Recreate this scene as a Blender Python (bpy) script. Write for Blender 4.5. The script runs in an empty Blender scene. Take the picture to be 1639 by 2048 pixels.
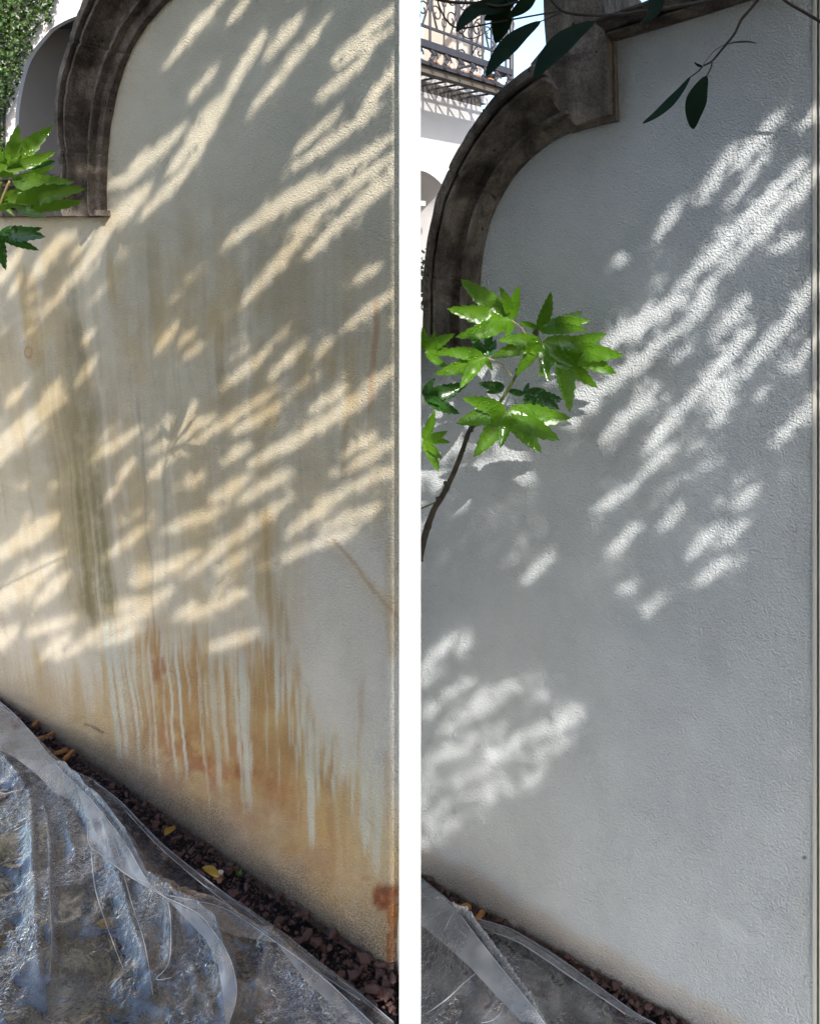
import bpy, bmesh, math, random
import numpy as np
from mathutils import Vector

R = math.radians
rng = np.random.default_rng(11)
random.seed(5)
SC = bpy.context.scene
COL = SC.collection

# ------------------------------------------------------------------ camera
F = 1540.0                      # focal length in photo pixels (photo 1639 x 2048)
HX, HY = 819.5, 520.0           # principal column and horizon row
CAMH = 1.6
cam_d = bpy.data.cameras.new('camera')
cam = bpy.data.objects.new('camera', cam_d)
COL.objects.link(cam)
cam.location = (0, 0, CAMH)
cam.rotation_euler = (R(90), 0, 0)
cam_d.sensor_fit = 'VERTICAL'
cam_d.sensor_height = 36.0
cam_d.lens = F / 2048 * 36.0
cam_d.shift_y = -(1024 - HY) / 2048
cam_d.clip_start = 0.02
cam_d.clip_end = 400
SC.camera = cam

# ------------------------------------------------------------------ light
SUN = np.array([0.055, -0.852, 0.52]); SUN /= np.linalg.norm(SUN)
EL = math.asin(SUN[2]); AZ = math.atan2(SUN[0], SUN[1])
world = bpy.data.worlds.new('World')
SC.world = world
world.use_nodes = True
wn = world.node_tree
sky = wn.nodes.new('ShaderNodeTexSky')
sky.sky_type = 'NISHITA'
sky.sun_disc = False
sky.sun_elevation = EL
sky.sun_rotation = AZ
sky.air_density = 1.0
sky.dust_density = 1.6
sky.ozone_density = 1.0
bg = wn.nodes['Background']
bg.inputs['Strength'].default_value = 0.15
wn.links.new(sky.outputs['Color'], bg.inputs['Color'])
sl = bpy.data.lights.new('sun', 'SUN')
sl.energy = 2.25
sl.angle = R(0.5)
sl.color = (1.0, 0.955, 0.89)
so = bpy.data.objects.new('sun', sl)
COL.objects.link(so)
so.location = (2, -12, 9)
so.rotation_euler = Vector(-SUN).to_track_quat('-Z', 'Y').to_euler()
SC.view_settings.view_transform = 'Standard'
SC.view_settings.look = 'None'
SC.view_settings.gamma = 1.0
SC.view_settings.use_curve_mapping = False
SC.view_settings.exposure = 1.38
SC.cycles.denoising_prefilter = 'NONE'
SC.cycles.max_bounces = 8
SC.cycles.transparent_max_bounces = 24

# ------------------------------------------------------------------ helpers
def ray(x, y):
    return np.array([(x - HX) / F, 1.0, (HY - y) / F])
def at(x, y, d):
    r = ray(x, y)
    return np.array([0, 0, CAMH]) + r * d
def ground(x, y, z=0.0):
    r = ray(x, y)
    return np.array([0, 0, CAMH]) + r * ((z - CAMH) / r[2])
def topx(p):
    p = np.asarray(p, float)
    return np.stack([HX + F * p[..., 0] / p[..., 1], HY - F * (p[..., 2] - CAMH) / p[..., 1]], -1)

class Plane:
    """A vertical wall: O at the foot, D along, N towards the viewer."""
    def __init__(s, g0, g1):
        s.O = np.array([g0[0], g0[1], 0.0])
        d = np.array([g1[0] - g0[0], g1[1] - g0[1], 0.0])
        s.L = np.linalg.norm(d)
        s.D = d / s.L
        s.N = np.array([s.D[1], -s.D[0], 0.0])
        if np.dot(s.N, -s.O) < 0: s.N = -s.N
    def hit(s, x, y, off=0.0):
        r = ray(x, y)
        c = np.array([0, 0, CAMH])
        t = np.dot(s.O + s.N * off - c, s.N) / np.dot(r, s.N)
        p = c + r * t
        return np.array([np.dot(p - s.O, s.D), p[2]])
    def pt(s, u, z, n=0.0):
        u = np.asarray(u, float)
        return s.O + u[..., None] * s.D + np.asarray(n, float)[..., None] * s.N + np.asarray(z, float)[..., None] * np.array([0, 0, 1.0])

def link(o, parent=None):
    COL.objects.link(o)
    if parent is not None: o.parent = parent
    return o
def mesh_obj(name, verts, faces, mat, parent=None, smooth=False):
    me = bpy.data.meshes.new(name)
    base = np.array(parent.location) if parent is not None else np.zeros(3)
    v = np.asarray(verts, float) - base
    me.from_pydata(v.tolist(), [], [list(map(int, f)) for f in faces])
    me.materials.append(mat)
    if smooth: me.polygons.foreach_set('use_smooth', [True] * len(me.polygons))
    me.update()
    return link(bpy.data.objects.new(name, me), parent)
def thing(name, label, cat, loc, group=None):
    o = bpy.data.objects.new(name, None)
    o.empty_display_size = 0.1
    link(o)
    o.location = tuple(map(float, loc))
    tag(o, label, cat, group)
    return o
def tag(o, label, cat, group=None):
    o['label'] = label; o['category'] = cat
    if group: o['group'] = group
    return o
def structure(o):
    o['kind'] = 'structure'; return o

def tube(pts, rad, sides=7):
    """swept tube; returns verts, faces"""
    pts = np.asarray(pts, float); n = len(pts)
    rad = np.broadcast_to(np.asarray(rad, float), (n,))
    tan = np.gradient(pts, axis=0)
    tan /= np.linalg.norm(tan, axis=1)[:, None] + 1e-12
    up = np.array([0.3, 0.1, 1.0]); V = []; Fc = []
    for i in range(n):
        a = np.cross(tan[i], up); 
        if np.linalg.norm(a) < 1e-4: a = np.cross(tan[i], [1, 0, 0])
        a /= np.linalg.norm(a); b = np.cross(tan[i], a)
        for k in range(sides):
            th = 2 * math.pi * k / sides
            V.append(pts[i] + rad[i] * (math.cos(th) * a + math.sin(th) * b))
    for i in range(n - 1):
        for k in range(sides):
            k2 = (k + 1) % sides
            Fc.append((i * sides + k, i * sides + k2, (i + 1) * sides + k2, (i + 1) * sides + k))
    Fc.append(tuple(range(sides))[::-1]); Fc.append(tuple(range((n - 1) * sides, n * sides)))
    return V, Fc
def smooth_path(pts, per=6):
    pts = np.asarray(pts, float)
    out = []
    for i in range(len(pts) - 1):
        p0 = pts[max(i - 1, 0)]; p1 = pts[i]; p2 = pts[i + 1]; p3 = pts[min(i + 2, len(pts) - 1)]
        for t in np.linspace(0, 1, per, endpoint=False):
            out.append(0.5 * (2 * p1 + (p2 - p0) * t + (2 * p0 - 5 * p1 + 4 * p2 - p3) * t * t + (3 * p1 - p0 - 3 * p2 + p3) * t ** 3))
    out.append(pts[-1])
    return np.array(out)
def box_vf(lo, hi):
    x0, y0, z0 = lo; x1, y1, z1 = hi
    V = [(x0,y0,z0),(x1,y0,z0),(x1,y1,z0),(x0,y1,z0),(x0,y0,z1),(x1,y0,z1),(x1,y1,z1),(x0,y1,z1)]
    Fc = [(0,3,2,1),(4,5,6,7),(0,1,5,4),(1,2,6,5),(2,3,7,6),(3,0,4,7)]
    return V, Fc
class Acc:
    def __init__(s): s.V = []; s.F = []
    def add(s, V, Fc):
        b = len(s.V); s.V += [tuple(map(float, v)) for v in V]; s.F += [tuple(i + b for i in f) for f in Fc]
    def obj(s, name, mat, parent=None, smooth=False): return mesh_obj(name, s.V, s.F, mat, parent, smooth)

# numpy value noise
def vnoise(x, y, seed=0):
    r = np.random.default_rng(seed).random((256, 256))
    x = np.asarray(x, float) + 1000.3; y = np.asarray(y, float) + 1000.7
    xi = np.floor(x).astype(int); yi = np.floor(y).astype(int)
    fx = x - xi; fy = y - yi
    fx = fx * fx * (3 - 2 * fx); fy = fy * fy * (3 - 2 * fy)
    g = lambda a, b: r[a & 255, b & 255]
    return (g(xi, yi) * (1 - fx) * (1 - fy) + g(xi + 1, yi) * fx * (1 - fy) + g(xi, yi + 1) * (1 - fx) * fy + g(xi + 1, yi + 1) * fx * fy)
def fbm(x, y, seed=0, oct=4):
    s = 0; a = 0.5; n = 0
    for k in range(oct):
        s = s + a * vnoise(np.asarray(x) * 2 ** k, np.asarray(y) * 2 ** k, seed + k); n += a; a *= 0.55
    return s / n
def sstep(a, b, x):
    t = np.clip((x - a) / (b - a), 0, 1); return t * t * (3 - 2 * t)
def poly_inside(px, py, poly):
    poly = np.asarray(poly, float); inside = np.zeros(np.shape(px), bool)
    x1, y1 = poly[-1]
    for x2, y2 in poly:
        c = ((y1 > py) != (y2 > py))
        with np.errstate(divide='ignore', invalid='ignore'):
            xi = (x2 - x1) * (py - y1) / (y2 - y1 + 1e-12) + x1
        inside ^= c & (px < xi)
        x1, y1 = x2, y2
    return inside
def seg_dist(px, py, pl):
    """distance to a polyline and fraction along it"""
    best = np.full(np.shape(px), 1e9); frac = np.zeros(np.shape(px))
    pl = np.asarray(pl, float); n = len(pl) - 1
    for i in range(n):
        a = pl[i]; b = pl[i + 1]; d = b - a; L = d @ d
        t = np.clip(((px - a[0]) * d[0] + (py - a[1]) * d[1]) / L, 0, 1)
        dd = np.hypot(px - a[0] - t * d[0], py - a[1] - t * d[1])
        m = dd < best
        best = np.where(m, dd, best); frac = np.where(m, (i + t) / n, frac)
    return best, frac

# ------------------------------------------------------------------ materials
class Mat:
    def __init__(s, name):
        s.m = bpy.data.materials.new(name); s.m.use_nodes = True
        s.t = s.m.node_tree; s.n = s.t.nodes; s.l = s.t.links
        s.b = s.n['Principled BSDF']; s.out = s.n['Material Output']
        s.tc = s.n.new('ShaderNodeTexCoord').outputs['Object']
    def noise(s, scale, detail=3, rough=0.55, vec=None, dist=0.0):
        k = s.n.new('ShaderNodeTexNoise'); k.inputs['Scale'].default_value = scale
        k.inputs['Detail'].default_value = detail; k.inputs['Roughness'].default_value = rough
        k.inputs['Distortion'].default_value = dist
        s.l.new(vec or s.tc, k.inputs['Vector']); return k.outputs['Fac']
    def voro(s, scale, feature='F1', vec=None, out='Distance', rnd=1.0):
        k = s.n.new('ShaderNodeTexVoronoi'); k.feature = feature
        k.inputs['Scale'].default_value = scale; k.inputs['Randomness'].default_value = rnd
        s.l.new(vec or s.tc, k.inputs['Vector']); return k.outputs[out]
    def map(s, sx, sy, sz):
        k = s.n.new('ShaderNodeMapping'); k.inputs['Scale'].default_value = (sx, sy, sz)
        s.l.new(s.tc, k.inputs['Vector']); return k.outputs['Vector']
    def ramp(s, fac, stops):
        k = s.n.new('ShaderNodeValToRGB'); e = k.color_ramp.elements
        while len(e) < len(stops): e.new(0.5)
        for el, (p, c) in zip(e, stops):
            el.position = p; el.color = (c, c, c, 1) if isinstance(c, (int, float)) else (*c, 1)
        s.l.new(fac, k.inputs['Fac']); return k.outputs['Color']
    def mix(s, fac, a, b, mode='MIX'):
        k = s.n.new('ShaderNodeMix'); k.data_type = 'RGBA'; k.blend_type = mode
        for sock, v in ((k.inputs[0], fac), (k.inputs[6], a), (k.inputs[7], b)):
            if hasattr(v, 'is_linked') or hasattr(v, 'links'): s.l.new(v, sock)
            elif isinstance(v, (int, float)): sock.default_value = v if sock == k.inputs[0] else (v, v, v, 1)
            else: sock.default_value = (*v, 1)
        return k.outputs[2]
    def math(s, op, a, b=0.0):
        k = s.n.new('ShaderNodeMath'); k.operation = op
        for sock, v in ((k.inputs[0], a), (k.inputs[1], b)):
            if isinstance(v, (int, float)): sock.default_value = v
            else: s.l.new(v, sock)
        return k.outputs[0]
    def attr(s, name, out='Color'):
        k = s.n.new('ShaderNodeAttribute'); k.attribute_name = name; return k.outputs[out]
    def bump(s, h, strength=0.5, dist=0.01, prev=None):
        k = s.n.new('ShaderNodeBump'); k.inputs['Strength'].default_value = strength
        k.inputs['Distance'].default_value = dist
        s.l.new(h, k.inputs['Height'])
        if prev is not None: s.l.new(prev, k.inputs['Normal'])
        return k.outputs['Normal']
    def set(s, color=None, rough=None, normal=None, spec=None, **kw):
        for key, v in (('Base Color', color), ('Roughness', rough), ('Normal', normal), ('Specular IOR Level', spec)):
            if v is None: continue
            if isinstance(v, (int, float)): s.b.inputs[key].default_value = v
            elif isinstance(v, tuple): s.b.inputs[key].default_value = (*v, 1)
            else: s.l.new(v, s.b.inputs[key])
        return s.m

def mat_stucco(name):
    m = Mat(name)
    col = m.attr('stain')
    grime = m.attr('grime', 'Fac')
    fine = m.noise(260, 4, 0.7)
    col = m.mix(0.10, col, m.ramp(fine, [(0.25, 0.35), (0.7, 1.0)]), 'MULTIPLY')
    sp = m.ramp(m.noise(330, 2, 0.6), [(0.47, 1.0), (0.57, 0.0)])
    col = m.mix(m.math('MULTIPLY', sp, grime), col, (0.10, 0.085, 0.07))
    h1 = m.noise(250, 2, 0.5)
    h1 = m.ramp(h1, [(0.30, 0.0), (0.70, 1.0)])
    h2 = m.noise(30, 3, 0.55)
    h3 = m.noise(380, 2, 0.6)
    peb = m.ramp(m.voro(128), [(0.05, 1.0), (0.50, 0.0)])
    peb = m.math('MULTIPLY', peb, m.ramp(m.voro(128, out='Color'), [(0.15, 0.1), (0.85, 1.0)]))
    amp = m.ramp(m.noise(6.5, 4, 0.6), [(0.30, 0.45), (0.70, 1.0)])
    n = m.bump(h2, 0.35, 0.009)
    n = m.bump(m.math('MULTIPLY', h1, amp), 0.85, 0.0055, n)
    n = m.bump(m.math('MULTIPLY', peb, amp), 0.5, 0.0032, n)
    n = m.bump(h3, 0.5, 0.0012, n)
    return m.set(col, m.ramp(m.noise(20, 2), [(0.3, 0.52), (0.7, 0.66)]), n, 0.42)
def mat_stone(name, c0=(0.10, 0.082, 0.068), c1=(0.36, 0.30, 0.25)):
    m = Mat(name)
    a = m.noise(7, 6, 0.65)
    col = m.ramp(a, [(0.28, c0), (0.5, tuple((np.array(c0) + np.array(c1)) / 2)), (0.75, c1)])
    streak = m.noise(1, 4, 0.65, m.map(26, 26, 5))
    col = m.mix(0.75, col, m.ramp(streak, [(0.3, (0.32, 0.29, 0.26)), (0.62, (1, 1, 1))]), 'MULTIPLY')
    blot = m.ramp(m.noise(11, 5, 0.7, dist=.6), [(0.36, (0.30, 0.27, 0.25)), (0.56, (1.0, 1.0, 1.0)), (0.75, (1.35, 1.3, 1.2))])
    col = m.mix(0.85, col, blot, 'MULTIPLY')
    moss = m.ramp(m.noise(4.5, 4, 0.7), [(0.55, 0.0), (0.7, 0.5)])
    col = m.mix(moss, col, (0.12, 0.115, 0.065))
    pits = m.ramp(m.voro(55, vec=m.map(1, 1, 0.6)), [(0.10, 0.0), (0.22, 1.0)])
    pk = m.ramp(m.noise(13, 2), [(0.52, 1.0), (0.64, 0.0)])
    pit = m.mix(pk, pits, (1, 1, 1))
    col = m.mix(0.8, col, pit, 'MULTIPLY')
    sp = m.ramp(m.noise(210, 3, 0.7), [(0.35, 0.62), (0.65, 1.12)])
    col = m.mix(1.0, col, sp, 'MULTIPLY')
    n = m.bump(m.noise(60, 5, 0.7), 0.7, 0.006)
    n = m.bump(pit, 0.8, 0.006, n)
    return m.set(col, 0.85, n, 0.25)
def mat_plain(name, c, rough=0.7, spec=0.4, var=0.15, scale=8, bump=0.0, bscale=60):
    m = Mat(name)
    a = m.noise(scale, 5, 0.6)
    c = np.array(c)
    col = m.ramp(a, [(0.25, tuple(c * (1 - var))), (0.75, tuple(np.minimum(c * (1 + var), 0.9)))])
    n = m.bump(m.noise(bscale, 4, 0.6), bump, 0.004) if bump else None
    return m.set(col, rough, n, spec)
def mat_leaf(name, c, c2, trans=0.35, rough=0.35, drops=0.0, vscale=90, spec=0.5):
    m = Mat(name)
    oi = m.n.new('ShaderNodeObjectInfo')
    col = m.ramp(m.noise(18, 3, 0.6), [(0.3, c), (0.7, c2)])
    col = m.mix(m.math('MULTIPLY', oi.outputs['Random'], 0.35), col, tuple(np.array(c) * 0.55))
    vein = m.noise(vscale, 3, 0.6)
    n = m.bump(vein, 0.35, 0.002)
    if drops:
        d = m.ramp(m.voro(170), [(0.10, 1.0), (0.40, 0.0)])
        rough = m.math('SUBTRACT', rough, m.math('MULTIPLY', m.ramp(m.noise(30, 2), [(0.45, 0.0), (0.56, 1.0)]), rough - .12))
        dk = m.ramp(m.noise(30, 2), [(0.45, 0.0), (0.56, 1.0)])
        dd = m.mix(dk, (0, 0, 0), d)
        n = m.bump(dd, drops, 0.004, n)
    m.set(col, rough, n, spec)
    tr = m.n.new('ShaderNodeBsdfTranslucent')
    tcol = m.mix(1.0, col, (1.25, 1.3, 0.6), 'MULTIPLY')
    m.l.new(tcol, tr.inputs['Color'])
    mx = m.n.new('ShaderNodeMixShader'); mx.inputs[0].default_value = trans
    m.l.new(m.b.outputs[0], mx.inputs[1]); m.l.new(tr.outputs[0], mx.inputs[2])
    m.l.new(mx.outputs[0], m.out.inputs['Surface'])
    return m.m
def mat_film(name):
    m = Mat(name)
    warp = m.noise(7, 3, 0.6, dist=1.0)
    crump = m.noise(10, 3, 0.55, dist=1.2)
    fine = m.noise(62, 3, 0.6, dist=1.0)
    fine = m.ramp(fine, [(0.35, 0.0), (0.5, 0.5), (0.62, 1.0)])
    r1 = m.ramp(m.voro(11, 'DISTANCE_TO_EDGE'), [(0.0, 1.0), (0.03, 0.35), (0.15, 0.0)])
    wet = m.math('MULTIPLY', m.ramp(m.noise(6, 5, 0.7), [(0.49, 0.0), (0.60, 1.0)]), m.attr('wrinkle', 'Fac'))
    crease = m.attr('crease', 'Fac')
    n = m.bump(crump, 0.30, 0.03)
    n = m.bump(m.math('MULTIPLY', r1, m.attr('wrinkle', 'Fac')), 0.10, 0.008, n)
    n = m.bump(m.math('MULTIPLY', fine, wet), 0.75, 0.011, n)
    nb_ = n
    tr = m.n.new('ShaderNodeBsdfTransparent'); tr.inputs['Color'].default_value = (0.87, 0.89, 0.95, 1)
    gl = m.n.new('ShaderNodeBsdfGlossy'); gl.inputs['Roughness'].default_value = 0.025
    gl.inputs['Color'].default_value = (1.0, 0.985, 0.98, 1)
    m.l.new(n, gl.inputs['Normal'])
    df = m.n.new('ShaderNodeBsdfDiffuse'); df.inputs['Color'].default_value = (0.80, 0.82, 0.86, 1)
    tl = m.n.new('ShaderNodeBsdfTranslucent'); tl.inputs['Color'].default_value = (0.80, 0.82, 0.86, 1)
    m.l.new(nb_, df.inputs['Normal'])
    lw = m.n.new('ShaderNodeLayerWeight'); lw.inputs['Blend'].default_value = 0.5
    face = lw.outputs['Facing']
    patch = m.ramp(warp, [(0.42, 0.0), (0.62, 1.0)])
    milk = m.math('ADD', m.math('MULTIPLY', m.math('POWER', face, 5.0), 0.7), m.math('ADD', m.math('MULTIPLY', patch, 0.10), 0.035))
    milk = m.math('MINIMUM', m.math('ADD', milk, m.math('MULTIPLY', crease, m.ramp(m.noise(40, 3), [(0.3, 0.45), (0.7, 0.85)]))), 0.85)
    m1 = m.n.new('ShaderNodeMixShader'); m.l.new(milk, m1.inputs[0])
    dt = m.n.new('ShaderNodeMixShader'); dt.inputs[0].default_value = 0.4
    m.l.new(df.outputs[0], dt.inputs[1]); m.l.new(tl.outputs[0], dt.inputs[2])
    m.l.new(tr.outputs[0], m1.inputs[1]); m.l.new(dt.outputs[0], m1.inputs[2])
    fr = m.n.new('ShaderNodeFresnel'); fr.inputs['IOR'].default_value = 1.55
    m.l.new(n, fr.inputs['Normal'])
    fac = m.math('MINIMUM', m.math('MULTIPLY', fr.outputs[0], 2.2), 0.9)
    m2 = m.n.new('ShaderNodeMixShader'); m.l.new(fac, m2.inputs[0])
    m.l.new(m1.outputs[0], m2.inputs[1]); m.l.new(gl.outputs[0], m2.inputs[2])
    m.l.new(m2.outputs[0], m.out.inputs['Surface'])
    return m.m

M = dict(
    stucco=mat_stucco('stucco'),
    stone=mat_stone('carved_stone'),
    white=mat_plain('white_paint', (0.86, 0.86, 0.85), 0.55, 0.3, 0.01, 3),
    core=mat_plain('plaster', (0.55, 0.53, 0.48), 0.9, 0.2, 0.1, 10, 0.3),
    house=mat_plain('house_render', (0.56, 0.545, 0.545), 0.9, 0.2, 0.05, 3, 0.15, 40),
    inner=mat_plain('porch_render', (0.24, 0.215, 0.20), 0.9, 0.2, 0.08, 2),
    iron=mat_plain('wrought_iron', (0.040, 0.038, 0.046), 0.5, 0.5, 0.3, 20),
    tile=mat_plain('terracotta', (0.42, 0.21, 0.12), 0.8, 0.3, 0.35, 14, 0.4),
    beige=mat_plain('beige_trim', (0.62, 0.54, 0.47), 0.85, 0.2, 0.08, 5),
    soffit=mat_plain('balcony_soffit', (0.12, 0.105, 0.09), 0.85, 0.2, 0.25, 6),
    door=mat_plain('grey_blue_panel', (0.30, 0.33, 0.37), 0.5, 0.4, 0.05, 4),
    bark=mat_plain('twig_bark', (0.055, 0.042, 0.03), 0.6, 0.3, 0.4, 40, 0.6, 160),
    greenbark=mat_plain('green_twig', (0.13, 0.16, 0.035), 0.5, 0.3, 0.4, 30, 0.4, 160),
    petiole=mat_plain('leaf_stalk', (0.42, 0.33, 0.12), 0.5, 0.4, 0.2, 30),
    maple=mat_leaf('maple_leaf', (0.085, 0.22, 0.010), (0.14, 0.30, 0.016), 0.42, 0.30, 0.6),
    maple_bright=mat_leaf('maple_leaf_bright', (0.11, 0.22, 0.02), (0.16, 0.30, 0.03), 0.42, 0.38, 0.3),  # brighter, yellower copy of the maple green
    maple_dark=mat_leaf('maple_leaf_shaded', (0.03, 0.11, 0.02), (0.05, 0.15, 0.025), 0.3, 0.25, 0.9),  # darker copy of the maple green, shade put into the colour
    laurel=mat_leaf('glossy_dark_leaf', (0.006, 0.018, 0.008), (0.011, 0.030, 0.011), 0.03, 0.45, 0.0, 60, 0.08),
    crown=mat_leaf('crown_leaf', (0.035, 0.085, 0.02), (0.06, 0.12, 0.025), 0.12, 0.5, 0.0),
    ivy=mat_leaf('ivy_leaf', (0.010, 0.045, 0.014), (0.085, 0.15, 0.02), 0.15, 0.4, 0.0, 3),
    film=mat_film('clear_film'),
    deadleaf=mat_leaf('yellow_leaf', (0.42, 0.24, 0.03), (0.5, 0.34, 0.06), 0.3, 0.5),
    wood=mat_plain('wood_chip', (0.36, 0.16, 0.055), 0.8, 0.2, 0.35, 60, 0.4, 200),
    pebble=mat_plain('pale_pebble', (0.62, 0.55, 0.46), 0.7, 0.3, 0.15, 40),
)
def mat_ground():
    m = Mat('dark_soil')
    col = m.ramp(m.noise(30, 6, 0.7), [(0.3, (0.013, 0.011, 0.011)), (0.55, (0.032, 0.027, 0.027)), (0.66, (0.06, 0.052, 0.052)), (0.78, (0.18, 0.165, 0.16))])
    n = m.bump(m.noise(70, 6, 0.75), 0.9, 0.02)
    return m.set(col, 0.85, n, 0.3)
def mat_gravel():
    m = Mat('red_brown_stone')
    oi = m.n.new('ShaderNodeObjectInfo')
    c = m.ramp(m.noise(22, 3, 0.6), [(0.3, (0.070, 0.032, 0.026)), (0.7, (0.165, 0.082, 0.066))])
    c = m.mix(m.math('MULTIPLY', oi.outputs['Random'], .7), c, (0.10, 0.062, 0.058))
    n = m.bump(m.noise(240, 4, 0.7), 0.5, 0.002)
    return m.set(c, 0.7, n, 0.4)
def mat_fold(name, milk):
    m = Mat(name)
    n = m.bump(m.noise(14, 3, 0.5, dist=1.0), 0.35, 0.02)
    tr = m.n.new('ShaderNodeBsdfTransparent'); tr.inputs['Color'].default_value = (0.93, 0.94, 0.96, 1)
    df = m.n.new('ShaderNodeBsdfDiffuse'); df.inputs['Color'].default_value = (0.78, 0.80, 0.84, 1)
    tl = m.n.new('ShaderNodeBsdfTranslucent'); tl.inputs['Color'].default_value = (0.78, 0.80, 0.84, 1)
    dt = m.n.new('ShaderNodeMixShader'); dt.inputs[0].default_value = 0.45
    m.l.new(df.outputs[0], dt.inputs[1]); m.l.new(tl.outputs[0], dt.inputs[2])
    m1 = m.n.new('ShaderNodeMixShader')
    m.l.new(m.math('MULTIPLY', m.ramp(m.noise(9, 3, 0.55), [(0.3, 0.55), (0.7, 1.15)]), milk), m1.inputs[0])
    m.l.new(tr.outputs[0], m1.inputs[1]); m.l.new(dt.outputs[0], m1.inputs[2])
    gl = m.n.new('ShaderNodeBsdfGlossy'); gl.inputs['Roughness'].default_value = 0.06; m.l.new(n, gl.inputs['Normal'])
    fr = m.n.new('ShaderNodeFresnel'); fr.inputs['IOR'].default_value = 1.45; m.l.new(n, fr.inputs['Normal'])
    m2 = m.n.new('ShaderNodeMixShader'); m.l.new(m.math('MULTIPLY', fr.outputs[0], 1.3), m2.inputs[0])
    m.l.new(m1.outputs[0], m2.inputs[1]); m.l.new(gl.outputs[0], m2.inputs[2]); m.l.new(m2.outputs[0], m.out.inputs['Surface'])
    return m.m
M['fold'] = mat_fold('doubled_film', .36); M['crease_glint'] = mat_fold('crease_highlight', .62)  # the second, milkier one paints highlight lines along folds and edges
M['soil'] = mat_ground(); M['gravel'] = mat_gravel()

# ------------------------------------------------------------------ ground
g = 60.0
V = []; Fc = []
xs = np.concatenate([[-g, -12, -6], np.linspace(-3, 3, 61), [6, 12, g]])
ys = np.concatenate([[-g, -12, -4], np.linspace(0.4, 4.4, 41), [8, 14, g]])
XX, YY = np.meshgrid(xs, ys)
ZZ = -0.012 + 0.02 * (fbm(XX * 3, YY * 3, 3) - 0.5) * (np.abs(XX) < 3) * (YY > 0.3) * (YY < 4.5)
nx = len(xs)
V = np.stack([XX, YY, ZZ], -1).reshape(-1, 3)
Fc = [(j * nx + i, j * nx + i + 1, (j + 1) * nx + i + 1, (j + 1) * nx + i) for j in range(len(ys) - 1) for i in range(nx - 1)]
structure(mesh_obj('ground', V, Fc, M['soil'], smooth=True))

# ------------------------------------------------------------------ walls
WA = Plane(ground(0, 1400), ground(797, 1960))
WB = Plane(ground(840, 1755), ground(1370, 2048))
FIN_Y = 1.5
FIN_H = 21.5 / F * FIN_Y            # half width of the white divider

def pieceprism(W, uz, n0, n1):
    """prism over polygon (u,z) between offsets n0 (back) and n1 (front)"""
    uz = np.asarray(uz, float); k = len(uz)
    a = W.pt(uz[:, 0], uz[:, 1], np.full(k, n1)); b = W.pt(uz[:, 0], uz[:, 1], np.full(k, n0))
    V = list(a) + list(b)
    Fc = [tuple(range(k)), tuple(range(2 * k - 1, k - 1, -1))] + [(i, k + i, k + (i + 1) % k, (i + 1) % k) for i in range(k)]
    return V, Fc

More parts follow.
